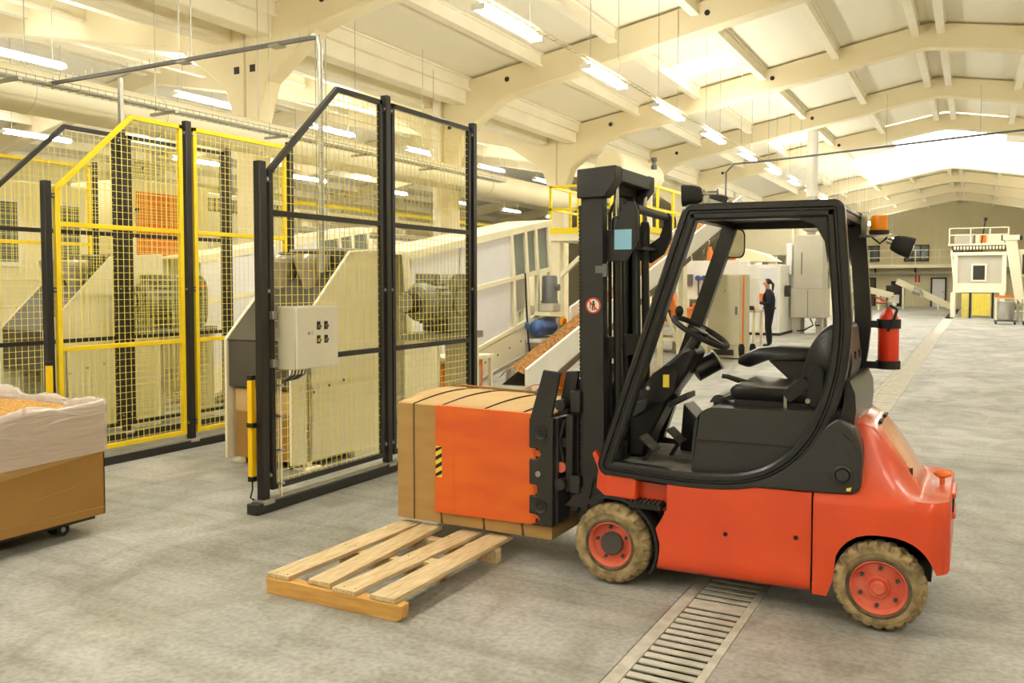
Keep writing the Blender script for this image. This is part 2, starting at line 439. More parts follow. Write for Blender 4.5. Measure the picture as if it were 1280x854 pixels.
# outer walls
tag(mb().box(8.2, 8.5, -14, 67.5, -0.3, 6.3).build('wall_right', 'wall_cream'), 'plain cream side wall of the hall', kind='structure')
tag(mb().box(-29, -28.7, -14, 67.5, -0.3, 6.3).build('wall_left', 'wall_cream'), 'plain cream far side wall of the left nave', kind='structure')
tag(mb().prism([(-29, -.3), (8.5, -.3), (8.5, 6.1), (RX, 7.8), (CX, 6.0), (RX-18.36, 7.8), (-29, 6.1)], 'y', -14.3, -14).build('wall_front', 'wall_cream'), 'plain cream end wall behind the viewer', kind='structure')
wb = tag(mb().prism([(-29, -.3), (8.5, -.3), (8.5, 6.1), (RX, 7.8), (CX, 6.0), (RX-18.36, 7.8), (-29, 6.1)], 'y', 67.4, 67.7).build('wall_back', 'wall_cream'), 'cream gable end wall far behind the forklift', kind='structure')
for k in range(13):                                                # cladding seams of the gable wall
    mb().box(-9.6 + k*1.4, -9.57 + k*1.4, 67.385, 67.4, 0, 6.0).build('wall_seam', 'beam_paint', wb)
def win(n, x0, x1, z0, z1, nm=2):
    w = empty('window_%d' % n, ((x0+x1)/2, 67.3, z0), kind='structure', label='dark framed upper window in the far gable wall')
    f = mb().box(x0, x1, 67.26, 67.36, z0, z0+.07).box(x0, x1, 67.26, 67.36, z1-.07, z1).box(x0, x0+.07, 67.26, 67.36, z0, z1).box(x1-.07, x1, 67.26, 67.36, z0, z1)
    for k in range(1, nm): f.box(x0+(x1-x0)*k/nm-.035, x0+(x1-x0)*k/nm+.035, 67.26, 67.36, z0, z1)
    f.build('window_frame', 'dark_gap', w)
    for k in range(nm):
        mb().box(x0+(x1-x0)*k/nm+.03, x0+(x1-x0)*(k+1)/nm-.03, 67.33, 67.39, z0+.05, z1-.05).build('pane', 'window_glass', w)
win(1, -7.75, -6.2, 3.2, 4.35, 3); win(2, -4.6, -3.0, 3.2, 4.35, 3); win(3, -1.5, 0.3, 3.2, 4.35, 3)
def door(n, x0, x1, z1, m, lab):
    d = empty('door_%d' % n, ((x0+x1)/2, 67.3, 0), kind='structure', label=lab)
    mb().box(x0-.1, x0, 67.25, 67.39, 0, z1+.1).box(x1, x1+.1, 67.25, 67.39, 0, z1+.1).box(x0, x1, 67.25, 67.39, z1, z1+.1).build('door_frame', 'dark_gap', d)
    mb().box(x0, x1, 67.32, 67.38, 0, z1).build('door_leaf', m, d)
    mb().box(x1-.16, x1-.1, 67.26, 67.32, 1.0, 1.12).build('handle', 'bolt_steel', d)
door(1, -7.6, -6.5, 1.95, 'brown_door', 'brown door at the left of the far gable wall')
door(2, -2.75, -1.95, 1.95, 'panel_white', 'pale door with dark frame in the far gable wall')
door(3, -5.3, -4.7, 1.7, 'dark_gap', 'narrow dark doorway behind the far incline conveyor')
# gallery along the gable wall
g = empty('gallery_walkway', (-5, 66.8, 2.7), 'cream steel gallery walkway with handrail along the far gable wall', 'walkway')
mb().box(-9.9, 2.5, 66.2, 67.25, 2.72, 2.95).build('deck_edge', 'machine_cream', g)
for z in (3.45, 3.95): mb().cyl((-9.9, 66.25, z), (2.5, 66.25, z), 0.03, 6).build('handrail', 'machine_cream', g)
for k in range(9): mb().cyl((-9.8 + k*1.5, 66.25, 2.95), (-9.8 + k*1.5, 66.25, 3.95), 0.03, 6).build('post', 'machine_cream', g)
for k in range(5): mb().bar((-9 + k*2.6, 66.3, 2.7), (-9 + k*2.6, 67.25, 2.3), .1, .1).build('bracket', 'dark_gap', g)
mb().box(-9.9, 2.5, 66.9, 67.1, 2.3, 2.5).build('pipe_run', 'machine_grey', g)
tag(mb().box(-3.9, -3.5, 67.3, 67.385, 1.6, 2.3).build('safety_notice', 'sticker_white'), 'small red and white safety notice on the far gable wall', 'sign')
for o_ in (0, 1): mb().box(-3.87 + .2*o_, -3.73 + .2*o_, 67.29, 67.302, 1.7, 2.2).build('panel_print', 'sticker_red', bpy.data.objects['safety_notice'])

# ------------------------------------------------------------------ fluorescent lamps
lamp0 = {}
def lamp(x, y, z, lab, grp, rod=2.05):
    global lamp0
    if rod not in lamp0:
        t = empty('fluorescent_lamp', (x, y, z))
        mb().box(x-.028, x+.028, y-.75, y+.75, z+.02, z+.075).build('housing', 'machine_white', t, bevel=.01, segs=1)
        for s in (-1, 1):
            mb().cyl((x+.055*s, y-.72, z), (x+.055*s, y+.72, z), .026, 8).build('tube', 'tube_glow', t)
            mb().box(x-.085, x+.085, y+s*.735-.015, y+s*.735+.015, z-.03, z+.035).build('end_cap', 'machine_white', t)
            mb().cyl((x, y+s*.55, z+.08), (x, y+s*.55, z+rod), .006, 5).build('suspension_wire', 'galvanised', t)
        lamp0[rod] = t
    else:
        t = copy_tree(lamp0[rod]); t.location = (x, y, z)
    tag(t, lab, 'lamp', grp)
    return t
k = 0
names = {7: 'fluorescent lamp hung highest at top centre, left of the mast', 8: 'second fluorescent lamp of the row hanging over the aisle',
         9: 'third fluorescent lamp of the row hanging over the aisle', 10: 'fourth fluorescent lamp of the row hanging over the aisle',
         11: 'fifth fluorescent lamp of the row hanging over the aisle', 12: 'sixth fluorescent lamp of the row hanging over the aisle'}
y = -12.0
for k in range(26):
    lamp(-5.0, y, 4.71, names.get(k, 'small far fluorescent lamp of the row running down the aisle' if k > 12 else 'unseen fluorescent lamp extending the aisle row behind the viewer, added for front light'), 'fluorescent lamps over the aisle'); y += 3.03  # lamps added at both row ends to light front faces and back wall
for k in range(13):
    lamp(2.9, -12 + 6.06*k, 4.71, 'unseen fluorescent lamp added over the right half of the hall for fill light', 'unseen fill lamps of the right half')  # mirrored row outside the frame, added to light the hall
left_lab = {2: 'bright fluorescent lamp at upper left corner above the cable tray', 3: 'fluorescent lamp left of the column head above the duct',
            4: 'fluorescent lamp seen through the slanted top of the nearest black fence', 5: 'fluorescent lamp seen through the right panel of the nearest black fence'}
for k in range(10):
    lamp(-13.0, 0.9 + 3.65*k, 5.08, left_lab.get(k, 'fluorescent lamp of the row just beyond the column line'), 'fluorescent lamps beyond the columns', 1.22)
for k in range(9):
    lamp(-17.5, 3.0 + 4.2*k, 4.7, 'fluorescent lamp deep in the left nave', 'fluorescent lamps deep in the left nave')
# cable trunking above the aisle lamp row
tr = empty('lamp_trunking', (-5, 3, 4.82), 'thin wire cable trunking running above the aisle lamp row', 'cable tray')
for dx in (-.04, .04): mb().box(-5+dx-.004, -5+dx+.004, -2, 64, 4.83, 4.85).build('side_rail', 'machine_cream', tr)
m = mb()
for i in range(270): m.box(-5.04, -4.96, -2 + i*.24, -1.99 + i*.24, 4.83, 4.836)
m.build('rung', 'galvanised', tr)['kind'] = 'stuff'

# ------------------------------------------------------------------ forklift truck (faces -x)
FK = empty('forklift_truck', (-1.03, YC, 0), 'compact orange forklift truck with black cab frame and clamp attachment', 'forklift')
def mir(y): return 2*YC - y
# --- wheels
def wheel(xc, r, yo, width, front, side):
    w = empty('wheel', (xc, yo, r)); w.parent = FK; w.location = (xc + 1.03, yo - YC, r)
    s = side                                           # +1: outer face toward -y
    def H(h): return h*s
    ri = r*(0.585 if front else .635)
    prof = [(ri, .03), (ri+.012, .008), (r*.80, .0), (r*.90, .006), (r*.965, .02), (r, .045), (r, .5*width), (r, width-.045), (r*.965, width-.02), (r*.8, width), (ri, width-.02)]
    prof = [(a, H(b)) for a, b in prof]
    def mod(k, j):
        if j in (4, 5, 6, 7, 8) and (k + (2 if j > 6 else 0)) % 4 == 0: return -.016 if j != 6 else -.004
        if j == 3 and k % 4 == 0: return -.006
        return 0
    mb().lathe(prof, (xc, yo, r), 'y', 92, mod=mod).build('tyre', 'tyre', w, smooth=True, ang=28)
    mb().lathe([(ri+.014, H(.006)), (ri+.004, H(.002)), (ri-.004, H(.012)), (ri-.004, H(.03))], (xc, yo, r), 'y', 48).build('bead_ring', 'tyre_side_dark', w, smooth=True)
    dep = .055 if front else .035
    rim = [(ri, H(.012)), (ri-.008, H(.008)), (ri-.014, H(.016)), (ri-.022, H(dep)), (r*.38, H(dep+.006)), (r*.30, H(dep)), (.002, H(dep))]
    mb().lathe(rim, (xc, yo, r), 'y', 48).build('rim', 'rim_orange', w, smooth=True)
    if front:
        mb().lathe([(.062, H(dep+.01)), (.062, H(dep-.022)), (.054, H(dep-.03)), (.002, H(dep-.03))], (xc, yo, r), 'y', 28).build('hub', 'hub_grey', w, smooth=True)
        nb, rb, bm_ = 5, .086, 'hub_grey'
    else:
        mb().lathe([(.052, H(dep+.01)), (.052, H(dep-.012)), (.046, H(dep-.018)), (.034, H(dep-.014)), (.033, H(dep-.03)), (.026, H(dep-.036)), (.002, H(dep-.036))], (xc, yo, r), 'y', 28).build('hub', 'rim_orange', w, smooth=True)
        nb, rb, bm_ = 6, .088, 'hub_grey'
    b0 = None
    for i in range(nb):
        a = 2*math.pi*i/nb + .45
        mb().cyl((xc+rb*math.cos(a), yo+H(dep+.006), r+rb*math.sin(a)), (xc+rb*math.cos(a), yo+H(dep-.014), r+rb*math.sin(a)), .0095, 6).build('lug_nut', bm_, w)
    mb().cyl((xc, yo+H(dep), r), (xc, yo+H(width+.1), r), .05, 10).build('axle_stub', 'mast_steel', w)
    return w
wheel(-1.69, .213, 4.225, .165, True, 1); wheel(-1.69, .213, mir(4.225), .165, True, -1)
wheel(-.37, .203, 4.225, .15, False, 1); wheel(-.37, .203, mir(4.225), .15, False, -1)
# --- chassis
mb().box(-1.76, -.62, 4.41, mir(4.41), .13, .60).box(-.62, -.16, 4.45, mir(4.45), .2, .55).build('chassis', 'rubber_black', FK)
mb().box(-1.74, -.62, 4.31, mir(4.31), .585, .612).build('floor_plate', 'dark_plastic', FK)
mb().box(-1.70, -1.22, 4.36, mir(4.36), .612, .622).build('floor_mat', 'dusty_mat', FK)
def side(y):                                        # (y, inward sign) for both flanks
    return ((y, 1), (mir(y), -1))
for yo, s in side(4.27):
    # main flank panel with tucked lower sill
    rows = []
    zs = [.098, .104, .125, .15, .20, .24, .32, .40, .415, .425, .55, .585, .592]
    ys = [.06, .03, .006, 0, 0, .006, .006, .006, .006, .006, .004, .008, .02]
    def xf(z):
        if z > .42: return -1.395
        return -1.69 + math.sqrt(max(.03, .258**2 - (z-.213)**2)) if z < .40 else -1.41
    for u in (0, .006, .12, .3, .5, .7, .9, .994, 1):
        row = []
        for z, dy in zip(zs, ys):
            x0 = xf(z); x = x0 + (-.671 - x0)*u
            row.append((x, yo + s*(dy + (.012 if u in (0, 1) else 0)), z + (.018 if z < .3 else .017)*(x+1.5)))
        rows.append(row)
    mb().loft(rows, ring=False).build('side_panel', 'orange_paint', FK, smooth=True, solid=.02 if s > 0 else .02)
    for hx, hz in ((-1.085, .345), (-.745, .375)):
        mb().cyl((hx, yo - s*.001, hz), (hx, yo + s*.012, hz), .011, 12).build('jack_hole', 'ink_black', FK)
    # front cowl block and stepped recess
    mb().box(-1.735, -1.56, min(yo+s*.005, yo+s*.2), max(yo+s*.005, yo+s*.2), .455, .592).build('front_cowl', 'orange_paint', FK, bevel=.012)
    mb().box(-1.57, -1.38, min(yo+s*.075, yo+s*.2), max(yo+s*.075, yo+s*.2), .40, .592).build('step_recess', 'orange_paint', FK, bevel=.008)
    mb().prism([(-1.735, .455), (-1.735, .60), (-1.80, .70), (-1.815, .68), (-1.78, .60), (-1.79, .5)], 'y', yo+s*.02, yo+s*.06).build('front_bracket', 'orange_paint', FK)
    st = mb().box(-1.60, -1.42, min(yo-s*.012, yo+s*.085), max(yo-s*.012, yo+s*.085), .418, .455).build('step', 'rubber_black', FK, bevel=.01)
    for i in range(7):
        x = -1.585 + i*.024
        mb().box(x, x+.012, min(yo-s*.018, yo+s*.07), max(yo-s*.018, yo+s*.07), .452, .461).build('step_tread', 'dark_plastic', st)
    # black wheel arch over the front wheel
    a1 = arc(-1.69, .213, .255, -32, 125, 24); a2 = arc(-1.69, .213, .240, 125, -32, 24)
    y0, y1 = sorted((yo - s*.005, yo + s*.17))
    mb().prism(a1 + a2, 'y', y0, y1).build('mudguard', 'rubber_black', FK, smooth=True)
# --- rear counterweight shell: profile lofted along x with the wheel arch left open
def cw_column(x):
    t = max(0.0, min(1.0, (x + .5) / .30)); t2 = max(0, min(1, (x+.56)/.12))
    tb = [(-.7, .885), (-.56, .885), (-.52, .915), (-.47, .93), (-.42, .905), (-.36, .835), (-.30, .75), (-.24, .655), (-.215, .62), (-.18, .605), (0, .60)]
    zh = .6
    for (xa, za), (xb, zb_) in zip(tb[:-1], tb[1:]):               # hood line
        if xa <= x <= xb: zh = za + (zb_-za)*(x-xa)/(xb-xa)
    rear = max(0.0, (x + .17) / .08); yo = 4.262 + .07*rear*rear
    # arch
    if x < -.60: zb = .118 + .25*max(0, (x+.60-.03)/1)
    elif x < -.565: zb = .118 + (x+.60)/.035*.10
    elif x < -.128:
        u = (x + .353)/.226; zb = .218 + .222*math.sqrt(max(0, 1 - min(1, abs(u))**2.6))
        zb = max(zb, .218) if x < -.36 else max(zb, .285)
    else: zb = .285
    zc = .582 + .004*t2
    cheek = [(yo, zb), (yo, zb+.02), (yo, .5*(zb+zc)), (yo, zc-.03), (yo+.004, zc), (yo+.02, zc+.025)]
    yi, zi = 4.44 + .02*rear, zh
    y0, z0 = cheek[-1]
    for k in (0.25, .5, .75, .92): cheek.append((y0+(yi-y0)*k**1.25, z0+(zi-.015-z0)*k))
    cheek += [(yi+.01, zi-.003), (yi+.05, zi+.004), (YC, zi+.012)]
    full = cheek + [(mir(a), b) for a, b in cheek[-2::-1]]
    return [(x, a, b) for a, b in full]
xs = [-.664, -.645, -.61, -.60, -.585, -.572, -.56, -.54, -.51, -.47, -.43, -.385, -.34, -.30, -.26, -.235, -.215, -.20, -.185, -.175, -.16, -.15, -.14, -.132, -.127, -.105, -.092]
rows = [cw_column(x) for x in xs]
for r_ in rows:
    for i, p in enumerate(r_):
        if p[0] < -.55: r_[i] = (p[0], p[1], min(p[2], .612 + max(0, p[0]+.60)*5))
    # flat deck behind the hood
last = rows[-1]
rearface = [(-.082, YC + (p[1]-YC)*.97, max(.30, min(p[2], p[2]-.012 if p[2] > .4 else p[2]+.01))) for p in last]
rows.append(rearface)
cw = mb().loft(rows, ring=False)
n_ = len(rearface); base = (len(rows)-1)*n_
cw.f.append(tuple(range(base, base+n_)))
cw.build('counterweight', 'orange_dusty', FK, smooth=True, ang=40)
# inner wheel well so that the arch reads dark red
mb().box(-.62, -.13, 4.45, mir(4.45), .30, .57).build('wheel_well', 'rubber_black', FK)
mb().box(-.135, -.10, 4.30, mir(4.30), .29, .56).build('rear_skirt', 'orange_paint', FK)
# hood plate with lifted white-edged rim
hr = []
for x, z in ((-.56, .90), (-.52, .93), (-.47, .945), (-.42, .92), (-.36, .85), (-.30, .765), (-.24, .67), (-.215, .635)):
    yn = 4.45 if x < -.25 else 4.47
    hr.append([(x, yn, z-.018), (x, yn+.012, z), (x, yn+.06, z+.008), (x, YC, z+.016), (x, mir(yn+.06), z+.008), (x, mir(yn+.012), z), (x, mir(yn), z-.018)])
hp = mb().loft(hr, ring=False).build('hood', 'hood_glare_paint', FK, smooth=True, solid=.014, ang=60)
mb().box(-.262, -.250, 4.485, 4.515, .685, .72).build('latch_slot', 'ink_black', hp)
for yy in (4.60, 4.84): mb().box(-.41, -.395, yy-.05, yy+.05, .915, .928).build('vent_slot', 'ink_black', hp)
# towing pin
pin = mb().lathe([(.002, .045), (.022, .042), (.038, .03), (.04, .02), (.028, .01), (.012, .004), (.010, -.09), (.002, -.09)], (-.13, YC, .64), 'z', 18).build('tow_pin', 'machine_orange', FK, smooth=True)
mb().box(-.10, -.074, YC-.10, YC+.10, .50, .575).build('tow_pocket', 'ink_black', FK, bevel=.008)
mb().box(-.10, -.066, YC-.13, YC+.13, .575, .60).box(-.10, -.066, YC-.13, YC+.13, .475, .50).build('tow_jaw', 'orange_paint', FK, bevel=.008)
for yo, s in side(4.27): mb().prism([(-.52, .63), (-.50, .63), (-.495, .65), (-.515, .65)], 'y', yo-s*.004, yo+s*.03).build('seal_tab', 'sticker_yellow', FK)
# --- black rear quarter cover with filler cap
for yo, s in side(4.275):
    P = fillet([(-1.0, .595), (-.62, .605), (-.455, .615), (-.452, .83), (-.49, .93), (-.56, .97), (-.62, .93), (-.70, .80), (-.82, .69)], [0, .02, .06, .06, .03, .02, .03, .05, .05])
    y0, y1 = sorted((yo-s*.006, yo+s*.13))
    q = mb().prism(P, 'y', y0, y1).build('quarter_cover', 'dark_plastic', FK, bevel=.012)
    P2 = fillet([(-.66, .64), (-.475, .645), (-.475, .82), (-.51, .89), (-.56, .90)], [.04, .05, .05, .03, .03])
    mb().prism(P2, 'y', yo-s*.010, yo).build('cover_ridge', 'dark_plastic', q, bevel=.005)
    mb().lathe([(.044, 0), (.044, -s*.008), (.036, -s*.012), (.03, -s*.006), (.028, -s*.016), (.002, -s*.018)], (-.535, yo-s*.010, .705), 'y', 26).build('filler_cap', 'dark_plastic', q, smooth=True)
    mb().lathe([(.018, 0), (.018, -s*.006), (.002, -s*.007)], (-.61, yo-s*.010, .685), 'y', 16).build('plug', 'dark_plastic', q, smooth=True)
# --- battery box / seat deck
P = fillet([(-1.285, .62), (-1.285, .76), (-1.27, .90), (-1.22, .965), (-.56, .985), (-.56, .62)], [.01, .03, .04, .05, .02, .01])
bb = mb().prism(P, 'y', 4.355, mir(4.355)).build('battery_cover', 'dark_plastic', FK, bevel=.015)
mb().bar((-1.28, 4.352, .795), (-.60, 4.352, .80), .006, .008).build('cover_seam', 'rubber_black', bb)
mb().prism(fillet([(-1.27, .955), (-1.18, .965), (-1.19, 1.0), (-1.24, 1.0)], [.01, .01, .02, .02]), 'y', 4.62, mir(4.42)).build('deck_lip', 'dark_plastic', bb, bevel=.01)
mb().box(-1.30, -1.22, 4.80, 5.1, .62, .97).build('hump', 'dark_plastic', bb, bevel=.02)
# --- overhead guard: two closed side frames joined by the roof
gp = fillet([(-1.745, .612), (-1.25, .592), (-1.02, .61), (-.87, .665), (-.75, .76), (-.665, .88), (-.605, 1.03), (-.565, 1.20), (-.548, 1.40), (-.59, 1.955), (-1.283, 1.962)],
            [.035, .1, .08, .06, .06, .06, .06, .06, .08, .008, .008], 5)
for yo, s in side(4.27):
    prof = [(-.042, yo+s*.012), (-.042, yo+s*.062), (.042, yo+s*.062), (.042, yo+s*.012), (.030, yo), (.010, yo), (.004, yo+s*.010), (-.004, yo+s*.010), (-.010, yo), (-.030, yo)]
    g = mb().sweep(gp, prof).build('guard_frame', 'guard_paint', FK, smooth=True, ang=30)
    mb().prism(fillet([(-.62, 1.92), (-.62, 1.70), (-.635, 1.80), (-.68, 1.88), (-.75, 1.91), (-.86, 1.92)], [0]*6), 'y', yo+s*.012, yo+s*.05).build('corner_gusset', 'guard_paint', g)
mb().box(-1.30, -.57, 4.33, mir(4.33), 1.955, 1.985).build('roof_plate', 'guard_paint', FK, bevel=.01)
for x in (-1.28, -.60): mb().box(x-.03, x+.03, 4.33, mir(4.33), 1.925, 1.955).build('roof_crossbar', 'guard_paint', FK)
P = [(-.585, .90), (-.50, .90), (-.49, 1.0), (-.495, 1.08), (-.52, 1.14), (-.545, 1.14), (-.54, 1.08), (-.55, 1.0)]
mb().prism(P, 'y', 4.34, mir(4.30)).build('rear_bulkhead', 'guard_paint', FK, smooth=True)
# --- mast
def mast_rail(y0, y1, x0, x1, z0, z1, lean=.022):
    return [(x0, z0), (x1, z0), (x1-lean*(z1-z0)/2, z1), (x0-lean*(z1-z0)/2, z1)]
ma = None
for ya in (4.43, 4.955):
    for (dx0, dx1, dy0, dy1) in ((0, .125, .0, .014), (0, .022, .014, .07), (.103, .125, .014, .07)):
        y0, y1 = (ya+dy0, ya+dy1) if ya < 4.7 else (ya+.07-dy1, ya+.07-dy0)
        o = mb().prism(mast_rail(0, 0, -1.925+dx0, -1.925+dx1, .10, 2.1), 'y', y0, y1).build('mast_rail', 'mast_steel', FK)
    yi0, yi1 = (4.505, 4.56) if ya < 4.7 else (4.895, 4.95)
    mb().prism(mast_rail(0, 0, -1.925, -1.855, .16, 2.09), 'y', yi0, yi1).build('inner_rail', 'mast_steel', FK)
    # lift chain: a strip of links along the front edge
    ch = mb()
    for i in range(74):
        z = .42 + i*.022; x = -1.938 - .011*(z-.1)
        ch.cyl((x, ya+.012, z), (x, ya+.05, z), .0125, 6)
        if i % 2 == 0: ch.box(x-.007, x+.007, ya+.014, ya+.024, z-.006, z+.028).box(x-.007, x+.007, ya+.038, ya+.048, z-.006, z+.028)
    ch.build('lift_chain', 'rubber_black', FK)['kind'] = 'stuff'
    # tilt/lift cylinder with chrome rod
    yc_ = 4.52 if ya < 4.7 else 4.985
    cyl_x = -1.775
    c_ = mb().tube([(cyl_x+.03, yc_, .14), (cyl_x+.003, yc_, 2.0-.06)], .024, 14).build('lift_cylinder', 'guard_paint', FK, smooth=True)
    mb().lathe([(.029, 0), (.031, .01), (.031, .20), (.024, .23), (.016, .235)], (cyl_x+.003, yc_, 1.74), 'z', 16).build('gland', 'guard_paint', c_, smooth=True)
    mb().cyl((cyl_x+.003, yc_, 1.94), (cyl_x-.001, yc_, 2.17), .0145, 14).build('chrome_rod', 'chrome', c_, smooth=True)
    y0, y1 = (4.405, 4.50) if ya < 4.7 else (4.96, 5.05)
    mb().prism([(-1.965, 2.235), (-1.735, 2.245), (-1.735, 2.16), (-1.80, 2.075), (-1.965, 2.075)], 'y', y0, y1).build('mast_head_cheek', 'mast_steel', FK, bevel=.006)
mb().prism([(-1.82, 2.165), (-1.735, 2.165), (-1.735, 2.24), (-1.82, 2.235)], 'y', 4.50, 4.96).build('mast_head_beam', 'mast_steel', FK, bevel=.006)
mb().box(-1.90, -1.82, 4.50, 4.96, 2.12, 2.17).build('mast_crossbar', 'mast_steel', FK)
mb().box(-1.86, -1.80, 4.50, 4.96, 1.18, 1.30).build('mast_crossbar', 'mast_steel', FK)
mb().box(-1.86, -1.80, 4.50, 4.96, .55, .68).build('mast_crossbar', 'mast_steel', FK)
for yy in (4.60, 4.86): mb().tube([(-1.83, yy, .5), (-1.84, yy, 1.2), (-1.845, yy, 2.0), (-1.80, yy, 2.1), (-1.77, yy, 2.0), (-1.76, yy, 1.3), (-1.72, yy, .8)], .011, 6).build('hydraulic_hose', 'rubber_black', FK, smooth=True)
# hose guard bracket with the horizontal tube
for yo, s in ((4.50, 1), (5.02, -1)):
    if s > 0: P = [(-1.845, 1.90), (-1.77, 1.90), (-1.745, 1.97), (-1.73, 2.03), (-1.70, 2.055), (-1.66, 2.05), (-1.638, 2.00), (-1.638, 1.845), (-1.705, 1.725), (-1.845, 1.725)]
    else: P = [(-1.80, 1.74), (-1.74, 1.725), (-1.66, 1.78), (-1.615, 1.87), (-1.615, 2.00), (-1.635, 2.025), (-1.665, 2.015), (-1.665, 1.95), (-1.69, 1.88), (-1.75, 1.84), (-1.80, 1.85)]
    br = mb().prism(P, 'y', yo-.012, yo+.012).build('hose_guard_plate', 'mast_steel', FK, bevel=.004)
    if s > 0:
        mb().box(-1.772, -1.672, yo-.0135, yo-.012, 1.79, 1.90).build('blue_notice', 'sticker_blue', br)
mb().cyl((-1.66, 4.51, 2.015), (-1.655, 5.01, 2.0), .024, 14).build('hose_guard_tube', 'mast_steel', FK, smooth=True)
mb().box(-1.80, -1.70, 4.75, 5.0, 1.80, 1.815).build('hose_guard_shelf', 'mast_steel', FK)
mb().box(-1.86, -1.80, 4.425, 4.46, 1.66, 1.70).box(-1.815, -1.79, 4.42, 4.44, 1.64, 1.71).build('limit_switch', 'motor_grey', FK)
# round prohibition sticker (red ring, figure, bar) on the near rail
sx, sz, sy = -1.872, 1.48, 4.4275
st = mb().cyl((sx, sy+.002, sz), (sx, sy, sz), .044, 28).build('warning_disc', 'sticker_white', FK)
mb().lathe([(.036, -.001), (.036, -.002), (.044, -.002), (.044, -.001)], (sx, sy, sz), 'y', 28).build('red_ring', 'sticker_red', st)
mb().bar((sx-.026, sy-.0018, sz+.026), (sx+.026, sy-.0018, sz-.026), .003, .007).build('red_bar', 'sticker_red', st)
fg = mb().cyl((sx+.002, sy-.001, sz+.02), (sx+.002, sy-.0016, sz+.02), .0065, 10)
fg.box(sx-.008, sx+.010, sy-.0016, sy-.001, sz-.008, sz+.013).box(sx-.008, sx-.001, sy-.0016, sy-.001, sz-.027, sz-.008).box(sx+.004, sx+.010, sy-.0016, sy-.001, sz-.027, sz-.008).box(sx-.018, sx-.008, sy-.0016, sy-.001, sz+.004, sz+.009)
fg.box(sx-.02, sx-.016, sy-.0016, sy-.001, sz-.02, sz+.012)
fg.build('figure_print', 'ink_black', st)
# --- carriage and clamp
cr = mb().box(-2.0, -1.94, 4.40, 5.04, .88, 1.0).box(-2.0, -1.94, 4.40, 5.04, .42, .52).box(-2.02, -1.97, 4.46, 4.54, .30, 1.06).box(-2.02, -1.97, 4.90, 4.98, .30, 1.06).box(-1.97, -1.91, 4.50, 4.54, .35, .95).box(-1.97, -1.91, 4.90, 4.94, .35, .95)
cr = cr.build('carriage', 'mast_steel', FK, bevel=.006)
for z in (.92, .47): mb().cyl((-2.045, 4.36, z), (-2.045, 5.08, z), .032, 14).build('slide_bar', 'mast_steel', FK, smooth=True)
mb().cyl((-2.05, 4.42, .70), (-2.05, 5.0, .70), .028, 12).build('clamp_cylinder', 'guard_paint', FK, smooth=True)
mb().box(-2.03, -1.985, 4.405, 4.46, .42, .86).build('carriage_plate', 'mast_steel', FK, bevel=.008)
mb().cyl((-2.055, 4.398, .56), (-2.055, 4.42, .56), .03, 14).build('pivot_cap', 'rim_orange', FK)
mb().tube([(-2.04, 4.42, .83), (-2.07, 4.41, .72), (-2.05, 4.42, .60), (-2.0, 4.44, .42), (-1.95, 4.5, .33)], .012, 7).build('hydraulic_hose', 'rubber_black', FK, smooth=True)
mb().prism([(-2.04, .34), (-1.90, .34), (-1.86, .52), (-1.93, .46)], 'y', 4.42, 4.5).build('carriage_foot', 'mast_steel', FK)
mb().prism([(-1.98, .15), (-1.80, .15), (-1.80, .40), (-1.95, .36)], 'y', 4.44, 5.0).build('mast_foot', 'mast_steel', FK)
